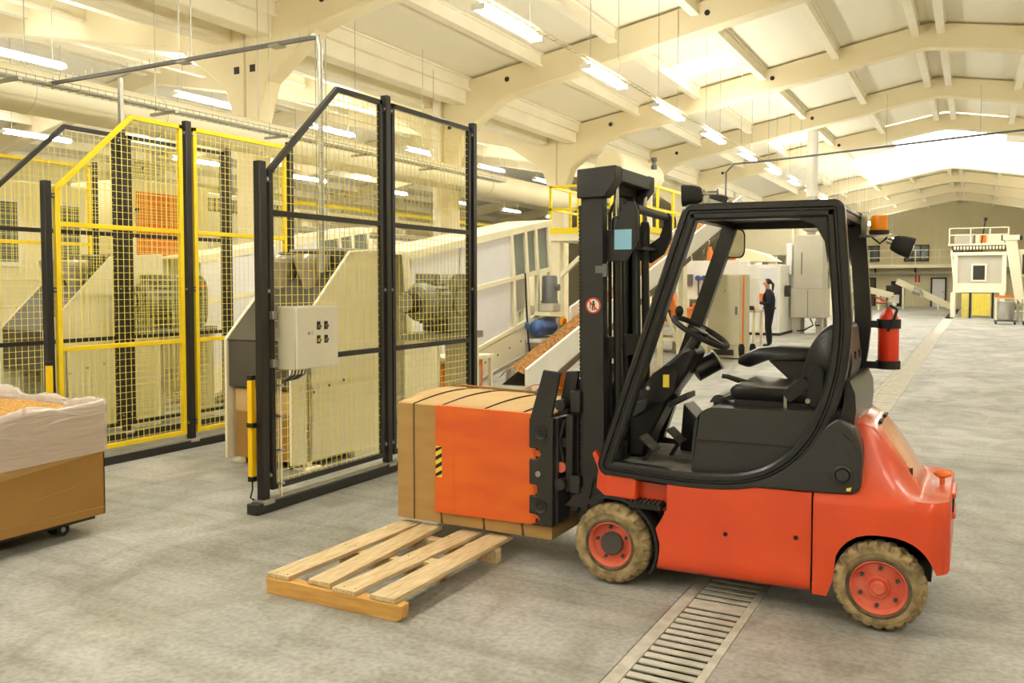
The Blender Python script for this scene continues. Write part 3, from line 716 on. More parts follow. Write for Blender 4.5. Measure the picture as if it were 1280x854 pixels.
for yo, s in ((4.385, 1), (5.055, -1)):
    x0, x1 = -2.235, -2.085
    # notched arm plate
    P = [(x0+.002, .22), (x1, .22), (x1, .845), (x0, .835), (x0, .665), (x0+.055, .665), (x0+.075, .63), (x0+.05, .60), (x0, .60), (x0, .455), (x0+.05, .455), (x0+.05, .39), (x0, .39), (x0, .285), (x0+.05, .285), (x0+.07, .255), (x0+.05, .235)]
    y0, y1 = sorted((yo-s*.03, yo+s*.0))
    am = mb().prism(P, 'y', y0, y1).build('clamp_arm', 'mast_steel', FK, bevel=.006)
    y2, y3 = sorted((yo, yo+s*.16))
    mb().box(x1-.02, x1+.02, y2, y3, .24, .84).build('arm_back', 'mast_steel', am)
    P = [(x0+.005, .83), (x1-.01, .845), (x1+.045, 1.105), (x1-.06, 1.115)]
    mb().prism(P, 'y', yo-s*.03, yo-s*.005).build('arm_horn', 'mast_steel', am, bevel=.004)
    P = [(x1-.01, .845), (x1+.045, 1.105), (x1+.12, 1.11), (x1+.105, 1.0), (x1+.05, .86)]
    mb().prism(P, 'y', yo+s*.05, yo+s*.08).build('arm_gusset', 'mast_steel', am, bevel=.004)
    for z in (.755, .335):
        mb().lathe([(.037, -s*.031), (.037, -s*.038), (.026, -s*.034), (.024, -s*.012), (.002, -s*.012)], (x0+.075, yo, z), 'y', 22).build('pin_boss', 'dark_plastic', am, smooth=True)
        mb().lathe([(.0255, -s*.0345), (.022, -s*.0355), (.018, -s*.034), (.002, -s*.033)], (x0+.075, yo, z), 'y', 20).build('pin_bore', 'ink_black', am)
    mb().cyl((x0+.062, yo-s*.03, .52), (x0+.062, yo-s*.04, .52), .018, 8).build('grease_bolt', 'bolt_steel', am)
    # orange pad
    y0, y1 = sorted((yo-s*.012, yo+s*.012))
    P = fillet([(-2.895, .205), (-2.20, .215), (-2.20, .86), (-2.885, .865)], [.03, .01, .01, .02])
    pd = mb().prism(P, 'y', y0, y1).build('clamp_pad', 'pad_orange', FK, bevel=.004)
    for z0, z1 in ((.615, .65), (.40, .445), (.255, .275)):
        mb().box(-2.21, -2.165, y0, y1, z0, z1).build('pad_tongue', 'pad_orange', pd)
    for xx in (-2.755,): mb().box(xx, xx+.003, yo-s*.0125-.0005, yo-s*.0125+.0005, .22, .86).build('pad_crease', 'orange_faded', pd)
    if s > 0:
        yy = yo-.0132
        hz = mb().box(-2.882, -2.838, yy-.0005, yy+.001, .425, .615).build('hazard_label', 'sticker_yellow', pd)
        for k in range(4):
            z = .425 + k*.052
            mb().prism([(-2.882, z-.004 if k else .425), (-2.838, z+.022), (-2.838, min(.615, z+.046)), (-2.882, min(.615, z+.02))], 'y', yy-.0012, yy-.0004).build('hazard_stripe', 'ink_black', hz)
# --- steering column, wheel, dash
P = fillet([(-1.74, .62), (-1.735, .80), (-1.72, .92), (-1.66, .99), (-1.56, 1.12), (-1.47, 1.19), (-1.42, 1.24), (-1.36, 1.26), (-1.335, 1.22), (-1.38, 1.12), (-1.43, 1.05), (-1.48, .98), (-1.53, .88), (-1.60, .74), (-1.63, .62)], [0,.02,.02,.03,.03,.02,.02,.02,.02,.03,.03,.03,.02,.02,0], 3)
co = mb().prism(P, 'y', 4.60, 4.80).build('steering_column', 'seat_vinyl', FK, bevel=.02)
P = fillet([(-1.68, .93), (-1.58, 1.10), (-1.49, 1.16), (-1.43, 1.10), (-1.47, .99), (-1.52, .94)], [.02]*6, 3)
mb().prism(P, 'y', 4.575, 4.60).build('column_cowl', 'guard_paint', co, bevel=.012)
mb().box(-1.515, -1.48, 4.5735, 4.576, 1.03, 1.10).build('yellow_notice', 'sticker_yellow', co)
mb().cyl((-1.60, 4.575, 1.02), (-1.60, 4.568, 1.02), .012, 10).build('key_switch', 'chrome', co)
for p in ((-1.74, .93, -1.56, .955), ):
    mb().prism([(-1.735, .86), (-1.735, .915), (-1.60, .965), (-1.58, .945), (-1.60, .90), (-1.66, .86)], 'y', 4.50, 4.66).build('dash_shelf', 'dark_plastic', co, bevel=.008)
mb().prism([(-1.50, .945), (-1.40, 1.0), (-1.395, .965), (-1.495, .91)], 'y', 4.62, 4.80).build('dash_shelf', 'dark_plastic', co, bevel=.006)
ins = mb().cyl((-1.40, 4.80, 1.10), (-1.30, 4.86, 1.165), .06, 18).build('instrument_pod', 'guard_paint', co, smooth=True)
mb().lathe([(.002, .0), (.055, .0), (.055, .006), (.062, .006), (.062, -.004)], (-1.03, YC, 0), 'z', 22).build('gauge_face', 'sticker_white', ins, smooth=True).location = V((-1.295, 4.864, 1.168)) - V((-1.03, YC, 0))
gf = [o for o in ins.children][0]; gf.rotation_euler = (V((.85, .5, .55)).to_track_quat('Z', 'Y')).to_euler()
mb().prism([(-1.50, .9), (-1.32, .72), (-1.32, .62), (-1.52, .62)], 'y', 4.90, 5.10).build('side_duct', 'guard_paint', FK, bevel=.01)
ax = V((.48, 0, .88)).normalized(); wc = V((-1.335, 4.67, 1.335))
mb().cyl(V((-1.42, 4.67, 1.18)), wc - ax*.015, .04, 14, r1=.03).build('column_neck', 'seat_vinyl', co, smooth=True)
e1 = V((0, 1, 0)); e2 = ax.cross(e1).normalized()
sw = mb().tube([wc + (e1*math.cos(t*math.pi/16) + e2*math.sin(t*math.pi/16))*.162 for t in range(32)], .0155, 8, closed=True).build('steering_wheel', 'rubber_black', FK, smooth=True)
hubm = mb().cyl(wc - ax*.03, wc + ax*.012, .045, 16)
hubm.build('wheel_hub', 'seat_vinyl', sw, smooth=True)
for t in (0.2, 2.94, 4.71): mb().bar(wc, wc + (e1*math.cos(t) + e2*math.sin(t))*.155, .032, .014, up=ax).build('wheel_spoke', 'seat_vinyl', sw)
kn = wc + (e2*1)*.155 * (1 if e2.x < 0 else -1) + e1*-.02
mb().sphere(kn + ax*.045, .024, 12, 8, (1, 1, 1.3)).build('spinner_knob', 'rubber_black', sw, smooth=True)
# pedals
for px, py, pz in ((-1.575, 4.53, .72), (-1.49, 4.74, .735)):
    pe = mb().prism([(px-.045, pz+.035), (px+.038, pz-.038), (px+.05, pz-.026), (px-.033, pz+.048)], 'y', py-.058, py+.058).build('pedal', 'pedal_rubber', FK, bevel=.006)
    mb().bar((px+.02, py, pz-.03), (px-.03, py, .62), .02, .02).build('pedal_stem', 'rubber_black', pe)
# --- seat
def cushion(rows_, name, m, parent, smooth=True):
    return mb().loft(rows_, caps=True).build(name, m, parent, smooth=True, ang=70)
def ring_xz(P, y0, y1, inset=.03):
    out = []
    cx_ = sum(p[0] for p in P)/len(P); cz_ = sum(p[1] for p in P)/len(P)
    for y, k in ((y0, .80), (y0+.012, .92), (y0+.04, 1), (y1-.04, 1), (y1-.012, .92), (y1, .80)):
        out.append([(cx_+(p[0]-cx_)*(1-(1-k)*.5), y, cz_+(p[1]-cz_)*k) for p in P])
    return out
SY0, SY1 = 4.46, 4.96
Pc = fillet([(-1.115, 1.0), (-1.13, 1.05), (-1.09, 1.085), (-.95, 1.075), (-.75, 1.075), (-.66, 1.10), (-.64, 1.0)], [.02]*7, 3)
sc_ = cushion(ring_xz(Pc, SY0, SY1), 'seat_cushion', 'seat_vinyl', FK)
Pb = fillet([(-.77, 1.02), (-.765, 1.16), (-.725, 1.30), (-.665, 1.385), (-.60, 1.41), (-.555, 1.39), (-.555, 1.2), (-.60, 1.0)], [.03]*8, 3)
sb_ = cushion(ring_xz(Pb, SY0+.01, SY1-.01), 'backrest', 'seat_vinyl', FK)
mb().prism(fillet([(-.575, 1.40), (-.55, 1.39), (-.53, 1.2), (-.565, 1.02), (-.595, 1.02)], [.02]*5, 2), 'y', SY0+.06, SY1-.06).build('backrest_shell', 'dark_plastic', sb_, bevel=.008)
mb().box(-1.10, -.60, 4.47, 4.95, .965, 1.005).build('seat_base', 'rubber_black', sc_, bevel=.008)
P = fillet([(-.735, 1.0), (-.735, 1.17), (-.70, 1.20), (-.655, 1.19), (-.645, 1.0), (-.69, .98)], [.02]*6, 2)
mb().prism(P, 'y', SY0-.02, SY0+.005).build('recliner_cover', 'rubber_black', sb_, bevel=.006)
mb().cyl((-.725, SY0-.021, 1.02), (-.725, SY0-.028, 1.02), .012, 12).build('recliner_bolt', 'bolt_steel', sb_)
mb().bar((-.83, SY0-.02, 1.03), (-.735, SY0-.01, 1.12), .03, .06).build('seat_belt_buckle', 'rubber_black', sc_)
mb().bar((-.835, SY0-.012, .97), (-.835, SY0-.012, 1.04), .016, .004).build('belt_anchor', 'bolt_steel', sc_)
for yy in (4.63, 4.80): mb().box(-.537, -.527, yy, yy+.05, 1.22, 1.26).build('shell_slot', 'ink_black', sb_)
# lever and front console of the seat deck
mb().tube([(-1.02, 4.62, 1.06), (-1.10, 4.60, 1.085), (-1.16, 4.585, 1.105), (-1.19, 4.58, 1.108)], .012, 8, radii=[.018, .015, .013, .012]).build('parking_lever', 'rubber_black', FK, smooth=True)
mb().prism([(-1.20, .985), (-1.02, 1.06), (-1.02, .985)], 'y', 4.56, 4.70).build('lever_boot', 'seat_vinyl', FK)
# armrest with joysticks on the far side
P = fillet([(-1.22, 1.135), (-1.21, 1.18), (-1.10, 1.235), (-.98, 1.25), (-.80, 1.245), (-.70, 1.225), (-.68, 1.17), (-1.04, 1.165), (-1.15, 1.115)], [.02]*9, 3)
ar = cushion(ring_xz(P, 4.99, 5.13), 'armrest', 'seat_vinyl', FK)
mb().prism(fillet([(-1.05, 1.17), (-.70, 1.175), (-.70, 1.0), (-.86, 1.0)], [.02]*4, 2), 'y', 5.02, 5.11).build('armrest_bracket', 'dark_plastic', ar, bevel=.01)
for dx, dy in ((-1.195, 5.03), (-1.145, 5.09)):
    mb().lathe([(.014, 0), (.010, .02), (.017, .05), (.019, .085), (.013, .105), (.002, .108)], (dx, dy, 1.145), 'z', 12).build('joystick', 'rubber_black', ar, smooth=True)
# --- lights, beacon, mirror
def work_lamp(x, y, z, d, lab=None):
    d = V(d).normalized(); c = V((x, y, z))
    u = V((0,0,1)); a = d.cross(u).normalized(); b = a.cross(d).normalized()
    rows_ = []
    for t, k in ((-.06, .55), (-.05, .74), (-.01, .92), (.03, 1.0), (.045, 1.0)):
        rows_.append([c + d*t + a*.062*k*sgn_(math.cos(q))*abs(math.cos(q))**.55 + b*.055*k*sgn_(math.sin(q))*abs(math.sin(q))**.55 for q in [2*math.pi*i/20 for i in range(20)]])
    o = mb().loft(rows_).build('work_lamp', 'rubber_black', FK, smooth=True)
    rows_ = [[c + d*t + a*.056*sgn_(math.cos(q))*abs(math.cos(q))**.55 + b*.049*sgn_(math.sin(q))*abs(math.sin(q))**.55 for q in [2*math.pi*i/20 for i in range(20)]] for t in (.044, .047)]
    mb().loft(rows_).build('lamp_lens', 'chrome', o)
    mb().cyl(c - d*.05, c - d*.085, .014, 10).build('lamp_swivel', 'chrome', o)
    return o
def sgn_(v): return 1 if v >= 0 else -1
work_lamp(-1.335, 4.46, 2.065, (-1, -.25, -.05)); work_lamp(-1.335, 4.98, 2.065, (-1, .25, -.05))
mb().bar((-1.25, 4.46, 2.03), (-1.25, 4.98, 2.03), .03, .03).bar((-1.25, 4.46, 1.99), (-1.25, 4.46, 2.06), .025, .025).bar((-1.25, 4.98, 1.99), (-1.25, 4.98, 2.06), .025, .025).build('lamp_bracket', 'galvanised', FK)
bc = mb().lathe([(.05, 0), (.05, .02), (.047, .022), (.002, .022)], (-.465, 5.0, 1.865), 'z', 24).build('beacon', 'rubber_black', FK, smooth=True)
mb().lathe([(.046, .02), (.045, .04), (.041, .095), (.036, .10), (.002, .102)], (-.465, 5.0, 1.865), 'z', 24).build('amber_dome', 'amber_lens', bc, smooth=True)
mb().bar((-.56, 5.0, 1.855), (-.38, 5.0, 1.855), .05, .012).bar((-.54, 5.02, 1.855), (-.54, 5.02, 1.97), .03, .05).build('beacon_bracket', 'chrome', FK)
work_lamp(-.345, 5.0, 1.80, (1, .1, -.35))
mb().tube([(-.50, 5.0, 1.85), (-.46, 4.99, 1.815), (-.43, 4.99, 1.84), (-.42, 5.0, 1.86)], .005, 6).build('lamp_cable', 'ink_black', FK)
mi = empty('mirror', (0, 0, 0)); mi.parent = FK
mrows = []
mc = V((-1.275, 5.16, 1.84)); mn = V((.30, -.95, -.06)).normalized(); ma_ = mn.cross(V((0,0,1))).normalized(); mb_ = ma_.cross(mn)
for t, k in ((-.012, .75), (0, 1.0), (.012, 1.0), (.014, .92)):
    mrows.append([mc + mn*t + ma_*.062*k*sgn_(math.cos(q))*abs(math.cos(q))**.5 + mb_*.088*k*sgn_(math.sin(q))*abs(math.sin(q))**.5 for q in [2*math.pi*i/24 for i in range(24)]])
mb().loft(mrows).build('mirror_shell', 'rubber_black', mi, smooth=True)
mrows = [[mc + mn*t + ma_*.054*sgn_(math.cos(q))*abs(math.cos(q))**.5 + mb_*.080*sgn_(math.sin(q))*abs(math.sin(q))**.5 for q in [2*math.pi*i/24 for i in range(24)]] for t in (.013, .0155)]
mb().loft(mrows).build('mirror_glass', 'mirror_glass', mi)
mb().tube([tuple(mc + mb_*.07), (-1.29, 5.15, 1.93), (-1.285, 5.12, 1.945)], .008, 6).build('mirror_arm', 'rubber_black', mi)
# --- extinguisher holder (part of the truck) and the extinguisher
EX, EY = -.425, 5.19
hd = mb().lathe([(.058, 0), (.064, 0), (.064, .045), (.058, .045), (.058, .004), (.002, .004)], (EX, EY, 1.13), 'z', 24).build('extinguisher_holder', 'rubber_black', FK, smooth=True)
mb().lathe([(.058, 0), (.063, 0), (.063, .05), (.058, .05), (.058, 0)], (EX, EY, 1.355), 'z', 24).build('holder_strap', 'rubber_black', hd, smooth=True)
for z0 in (1.36, 1.135): mb().box(-.545, EX-.05, 5.11, 5.15, z0, z0+.037).build('holder_arm', 'rubber_black', hd)
fe = empty('fire_extinguisher', (EX, EY, 1.136), 'small red fire extinguisher strapped to the forklift rear post', 'extinguisher')
mb().lathe([(.002, 0), (.05, 0), (.055, .008), (.055, .25), (.05, .275), (.036, .305), (.02, .322), (.016, .335), (.002, .336)], (EX, EY, 1.136), 'z', 28).build('cylinder', 'red_paint', fe, smooth=True)
vv = mb().lathe([(.019, 0), (.021, .01), (.017, .03), (.002, .032)], (EX, EY, 1.468), 'z', 14).build('valve', 'bolt_steel', fe, smooth=True)
mb().bar((EX-.01, EY, 1.50), (EX-.075, EY, 1.53), .02, .008).bar((EX, EY, 1.49), (EX-.07, EY, 1.495), .02, .008).build('handle', 'red_paint', vv)
mb().tube([(EX+.01, EY-.02, 1.48), (EX+.045, EY-.05, 1.46), (EX+.03, EY-.062, 1.40), (EX, EY-.064, 1.34)], .008, 7).build('hose', 'rubber_black', fe, smooth=True)
mb().cyl((EX+.02, EY-.012, 1.485), (EX+.03, EY-.03, 1.49), .012, 10).build('pressure_gauge', 'sticker_white', fe)

# ------------------------------------------------------------------ carton in the clamp
bx = empty('clamped_carton', (-2.66, 4.72, .14), 'strapped brown cardboard carton squeezed in the orange forklift clamp', 'carton')
X0, X1, Y0, Y1, Z0, Z1 = -3.185, -2.11, 4.40, 5.04, .135, .855
rows = []
N_ = 14
top_rows = []
for i in range(N_ + 1):
    x = X0 + (X1-X0)*i/N_; t = i/N_
    bul = .012*math.sin(math.pi*t)
    row = []
    for j in range(9):
        u = j/8; y = Y0 + (Y1-Y0)*u
        sag = .03*math.sin(math.pi*min(1, u*.9+.02)) * (1 - .35*t) + .03*u*(1-t*.6)
        row.append((x, y, Z1 + sag - .004*t))
    top_rows.append(row)
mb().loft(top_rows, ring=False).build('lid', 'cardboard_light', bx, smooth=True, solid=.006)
P = [(X0, Y0), (X1, Y0), (X1, Y1), (X0, Y1)]
m = mb()
hs = []
for i in range(N_ + 1):
    pass
m.add([r[0] for r in top_rows] + [(r[0][0], Y0, Z0 - .0*i) for i, r in enumerate(top_rows)], [(i, i+1, N_+2+i, N_+1+i) for i in range(N_)])
m.add([r[-1] for r in top_rows] + [(r[-1][0], Y1, Z0) for r in top_rows], [(i, i+1, N_+2+i, N_+1+i) for i in range(N_)])
for q in (0, -1):
    r = top_rows[q]; m.add(list(r) + [(p[0], p[1], Z0) for p in r], [(i, i+1, 10+i, 9+i) for i in range(8)])
m.add([(X0, Y0, Z0), (X1, Y0, Z0), (X1, Y1, Z0), (X0, Y1, Z0)], [(0, 1, 2, 3)])
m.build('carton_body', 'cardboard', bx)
for x in (-3.06, -2.86, -2.56, -2.30):
    pth = [(x, Y0-.003, Z0), (x, Y0-.003, Z1+.004)]
    i = int((x-X0)/(X1-X0)*N_)
    pth += [(x + .012*j, p[1], p[2]+.003) for j, p in enumerate(top_rows[i])]
    mm = mb()
    for a, b in zip(pth[:-1], pth[1:]): mm.bar(a, b, .008, .003, up=(0, 1, .3))
    if x > -2.9: mm.bar((x+.01, Y0-.004, Z0), (x-.01, Y0-.004, Z0+.1), .008, .004, up=(0, 1, 0))
    mm.build('strap', 'strap_dark', bx)
mb().tube([top_rows[i][-1][:2] + (top_rows[i][-1][2]+.012,) for i in range(N_+1)], .008, 6).build('lid_edge', 'cardboard_dark', bx)
mb().tube([(-2.55, 4.9, .925), (-2.5, 4.96, .95), (-2.42, 5.02, .945), (-2.35, 5.03, .93)], .004, 5).build('loose_strap', 'machine_orange', bx)

# ------------------------------------------------------------------ pallet
pl = empty('wooden_pallet', (-2.8, 3.9, 0), 'pale wooden pallet lying on the floor in front of the clamped carton', 'pallet')
rb = [[(x, 3.275, 0 + dz), (x, 3.33, 0 + dz), (x, 3.34, .08), (x, 3.275, .08)] for x, dz in ((-3.21, 0), (-2.8, 0), (-2.385, 0), (-2.355, .02))]
mb().loft(rb).build('stringer', 'wood_board', pl, bevel=.003)
for y, xe in ((3.83, -2.50), (4.24, -2.385)): mb().box(-3.19, xe, y, y+.06, 0, .08).build('stringer', 'wood_pale', pl, bevel=.003)
for i, (x0, x1, y0, y1, rz, tw) in enumerate(((-3.20, -3.055, 3.285, 4.46, .004, .0), (-2.985, -2.845, 3.30, 4.44, -.012, .004), (-2.755, -2.615, 3.275, 4.45, .006, .0), (-2.545, -2.40, 3.28, 4.47, .0, .003))):
    xc = (x0+x1)/2; rows = []
    for k in range(7):
        y = y0 + (y1-y0)*k/6; w = (x1-x0)/2 * (1 + .02*math.sin(k*2.1+i)); dx = rz*(k-3); dz = .004*math.sin(k*1.3+i*2)*0 + tw
        rows.append([(xc-w+dx, y, .081+dz), (xc+w+dx, y, .081), (xc+w+dx, y, .104+dz), (xc-w+dx, y, .104+dz)])
    mb().loft(rows).build('deck_board', 'wood_pale', pl, bevel=.003)
for i, xc in enumerate((-3.13, -2.92, -2.69, -2.47)):
    for y in (3.31, 3.86, 4.27):
        for d in (-.035, .035): mb().cyl((xc+d, y, .104), (xc+d, y, .1055), .005, 6).build('nail', 'motor_grey', pl)
mb().box(-2.60, -2.52, 3.82, 3.9, .08, .1).build('splinter_block', 'wood_pale', pl)

# ------------------------------------------------------------------ carton on a dolly at the left
dl = empty('dolly', (-5.5, 3.0, 0), 'low black dolly on twin casters under the open carton', 'dolly')
mb().box(-6.1, -4.99, 2.42, 3.58, .085, .118).build('dolly_deck', 'dark_gap', dl)
for cx_, cy_ in ((-5.12, 3.42), (-5.12, 2.58), (-5.95, 3.42), (-5.95, 2.58)):
    cs = mb().box(cx_-.04, cx_+.04, cy_-.04, cy_+.04, .07, .085).bar((cx_, cy_, .07), (cx_-.0, cy_-.02, .04), .05, .05).build('caster', 'galvanised', dl)
    for s in (-1, 1):
        mb().cyl((cx_+s*.018, cy_-.01, .043), (cx_+s*.052, cy_-.01, .043), .043, 18).build('caster_wheel', 'rubber_black', cs, smooth=True)
        mb().cyl((cx_+s*.051, cy_-.01, .043), (cx_+s*.055, cy_-.01, .043), .016, 10).build('caster_hub', 'bolt_steel', cs)
cb = empty('open_carton', (-5.52, 3.0, .12), 'open brown carton lined with clear film, full of wood pellets, left edge', 'carton')
CX0, CX1, CY0, CY1, CZ0, CZ1 = -6.12, -4.955, 2.40, 3.63, .12, .83
m = mb()
for (a, b) in (((CX0, CY0), (CX1, CY0)), ((CX1, CY0), (CX1, CY1)), ((CX1, CY1), (CX0, CY1)), ((CX0, CY1), (CX0, CY0))):
    m.add([(a[0], a[1], CZ0), (b[0], b[1], CZ0), (b[0], b[1], CZ1), (a[0], a[1], CZ1)], [(0, 1, 2, 3)])
m.add([(CX0, CY0, CZ0), (CX1, CY0, CZ0), (CX1, CY1, CZ0), (CX0, CY1, CZ0)], [(0, 1, 2, 3)])
m.build('carton_wall', 'cardboard_dark', cb, solid=.008)
# outer folded flap with slanting lower edge
mb().add([(CX1+.006, CY0, .40), (CX1+.006, CY1+.004, .52), (CX1+.006, CY1+.004, .83), (CX1+.006, CY0, .83)], [(0, 1, 2, 3)]).build('carton_flap', 'cardboard', cb, solid=.008)
mb().bar((CX1+.002, CY0, .21), (CX1+.002, 3.42, .33), .006, .004, up=(1, 0, 0)).build('fold_crease', 'cardboard', cb)
mb().bar((CX1+.002, CY0, .19), (CX1+.002, CY1, .16), .006, .004, up=(1, 0, 0)).build('fold_crease', 'cardboard', cb)
# film liner folded over the rim
def rim(t):                                            # rounded rectangle path, t in 0..1
    w, d = (CX1-CX0)/2, (CY1-CY0)/2; cx_, cy_ = (CX0+CX1)/2, (CY0+CY1)/2
    a = 2*math.pi*t; c, s = math.cos(a), math.sin(a)
    k = (abs(c)**34 + abs(s)**34)**(-1/34)
    return cx_ + (w+.016)*c*k, cy_ + (d+.016)*s*k, c, s
rr = random.Random(5); nR = 160; rows = []
wob = [[rr.uniform(-1, 1) for _ in range(nR)] for _ in range(8)]
levels = [(.012, .50, 0), (.016, .60, .004), (.017, .72, .006), (.015, .82, .007), (.006, .848, .007), (-.012, .853, .006), (-.03, .835, .006), (-.04, .77, .004)]
for j, (o_, z, am) in enumerate(levels):
    row = []
    for i in range(nR):
        x, y, c, s = rim(i/nR); w = (wob[j][i] + wob[j][i-1] + wob[j][(i+1) % nR])/3*am
        l = math.hypot(c, s); zz = z + w*1.5 + (.012*math.sin(i*.35) if j in (4, 5, 6) else 0) + (.03 if j in (4, 5, 6) and 52 < i < 80 else 0)
        if j == 0: zz += .02*(y-CY0)
        row.append((x + (o_+w*.5)*c, y + (o_+w*.5)*s, zz))
    rows.append(row)
mb().loft(rows, caps=False).build('film_liner', 'plastic_film', cb, smooth=True, ang=80)
# heap of pellets
rows = []
for i in range(17):
    row = []
    for j in range(17):
        u, v = i/16, j/16
        row.append((CX0+.02+(CX1-CX0-.04)*u, CY0+.02+(CY1-CY0-.04)*v, .785 + .085*math.sin(math.pi*u)**.6*math.sin(math.pi*v)**.6 + rr.uniform(-.006, .006)))
    rows.append(row)
ph = mb().loft(rows, ring=False).build('pellet_heap', 'pellets', cb, smooth=True, ang=80); ph['kind'] = 'stuff'

# ------------------------------------------------------------------ safety fences
def fence(X, fm, lab):
    f = empty('safety_fence', (X, 4.5, 0), lab, 'fence', 'wire mesh safety fences of the filling cells')
    post = 'fence_black'
    mb().box(X-.05, X+.05, 4.34, 7.42, .0, .075).build('base_rail', post, f, bevel=.008)
    mb().box(X-.035, X+.035, 4.40, 7.38, .075, .09).build('base_cap', 'galvanised', f)
    for y, h in ((4.455, 2.45), (5.905, 3.17), (7.32, 3.17)):
        p = mb().box(X-.032, X+.032, y-.032, y+.032, .075, h).build('post', post, f, bevel=.006)
        for z in (.25, 1.55, h-.12):
            for s in (-1, 1):
                if (y < 4.6 and s < 0) or (y > 7 and s > 0): continue
                mb().box(X-.012, X+.02, y+s*.032, y+s*.066, z-.02, z+.02).build('clip', post, p)
                mb().cyl((X+.02, y+s*.05, z), (X+.028, y+s*.05, z), .011, 8).build('bolt', 'bolt_steel', p)
        mb().box(X-.06, X+.06, y-.05, y+.05, .06, .085).build('foot_plate', 'galvanised', p)
    def panel(y0, y1, cut):
        t = .04; z0, z1 = .14, 3.12
        fr = mb().box(X-.02, X+.02, y0, y1, z0, z0+t).box(X-.02, X+.02, y1-t, y1, z0+t, z1)
        if cut:
            yc_, zc_ = 5.27, 2.40
            fr.box(X-.02, X+.02, y0, y0+t, z0+t, zc_).box(X-.02, X+.02, yc_, y1, z1-t, z1)
            fr.bar((X, y0+t*.5, zc_-.01), (X, yc_+.01, z1-t*.5), .04, t, up=(0, -1, 1))
        else:
            fr.box(X-.02, X+.02, y0, y0+t, z0+t, z1).box(X-.02, X+.02, y0, y1, z1-t, z1)
        for z in (1.05, 2.10): fr.box(X-.0195, X+.0195, y0+t, y1-t, z-t/2, z+t/2)
        pf = fr.build('panel_frame', fm, f, bevel=.003, segs=1)
        w = mb(); r = .0018; st = .06
        y = y0 + .05
        while y < y1 - .03:
            zt = z1-.02
            if cut and y < 5.27: zt = 2.39 + (y-y0)*(.72/(5.27-y0))
            w.box(X+.006-r, X+.006+r, y-r, y+r, z0+.02, zt); y += st
        z = z0 + .06
        while z < z1 - .03:
            ys = y0+.01
            if cut and z > 2.39: ys = y0 + (z-2.39)*((5.27-y0)/.72)
            w.box(X-r+.002, X+r+.002, ys, y1-.01, z-r, z+r); z += st
        w.build('wire_mesh', 'fence_wire', pf)['kind'] = 'stuff'
    panel(4.525, 5.84, True); panel(5.97, 7.255, False)
    return f
fence(-4.38, 'fence_black', 'black framed mesh fence carrying the grey control box, nearest the forklift')
fence(-6.75, 'fence_yellow', 'yellow framed mesh fence behind the open carton')
fence(-7.70, 'fence_black', 'black framed mesh fence directly behind the yellow one')
fence(-10.07, 'fence_yellow', 'yellow framed mesh fence farthest at left')
# light curtains
def curtain(x, y, lab):
    c = empty('light_curtain', (x, y, .2), lab, 'safety sensor', 'yellow light curtains of the cell gate')
    mb().box(x-.02, x+.02, y-.022, y+.022, .25, .93).build('housing', 'safety_yellow', c, bevel=.006)
    for z in ((.215, .25), (.93, .965)): mb().box(x-.022, x+.022, y-.024, y+.024, z[0], z[1]).build('end_cap', 'ink_black', c, bevel=.004)
    mb().tube([(x, y, .215), (x+.005, y-.005, .16), (x-.01, y-.01, .10), (x+.02, y, .085)], .006, 6).build('cable', 'ink_black', c)
    mb().box(x-.02, x+.04, y-.03, y+.02, .6, .63).build('mount', 'ink_black', c)
curtain(-4.445, 4.415, 'yellow light curtain bar beside the post with the control box')
curtain(-6.69, 4.41, 'yellow light curtain bar on the post behind the open carton')
# control box
bxx = empty('control_box', (-4.27, 4.79, 1.0), 'light grey control box with four switches on the black fence', 'control box')
mb().box(-4.352, -4.19, 4.58, 5.02, .995, 1.44).build('box_body', 'box_grey_side', bxx, bevel=.006)
d = mb().box(-4.19, -4.168, 4.583, 5.017, .998, 1.437).build('box_door', 'box_grey', bxx, bevel=.006)
for i, (y, z) in enumerate(((4.80, 1.30), (4.88, 1.30), (4.80, 1.20), (4.88, 1.20))):
    sw_ = mb().box(-4.168, -4.162, y-.016, y+.016, z-.028, z+.03).build('switch_plate', 'ink_black', d)
    mb().cyl((-4.162, y, z-.005), (-4.150, y, z-.005), .013, 14).build('switch_knob', 'bolt_steel' if i != 2 else 'sticker_yellow', sw_)
    mb().bar((-4.149, y-.008, z-.013), (-4.149, y+.008, z+.003), .006, .006).build('switch_lever', 'ink_black', sw_)
mb().cyl((-4.168, 4.70, 1.25), (-4.163, 4.70, 1.25), .012, 12).build('door_lock', 'bolt_steel', d)
mb().box(-4.168, -4.166, 4.73, 4.745, 1.235, 1.265).build('nameplate', 'cabinet_grey', d)
for z in (1.38, 1.04): mb().box(-4.365, -4.33, 4.515, 4.56, z-.028, z+.028).build('mount_clip', 'bolt_steel', bxx, bevel=.004)
for i in range(5):
    y = 4.64 + i*.035
    mb().tube([(-4.27, y, .995), (-4.275, y-.01, .95), (-4.30, y-.05, .92), (-4.335, 4.60, .905)], .006, 6).build('cable', 'ink_black' if i % 2 else 'motor_grey', bxx)
cd = empty('cable_conduit', (-4.34, 4.60, .1), 'thin clear cable conduit dropping from the control box to the floor', 'conduit')
for i in range(4): mb().cyl((-4.335 - .012*i, 4.585 + .012*(i % 2), .09), (-4.335 - .012*i, 4.585 + .012*(i % 2), .92), .006, 6).build('cable', 'galvanised' if i % 2 else 'machine_cream', cd)
for z in (.18, .42, .66, .88): mb().box(-4.385, -4.325, 4.57, 4.61, z-.008, z+.008).build('cable_tie', 'galvanised', cd)

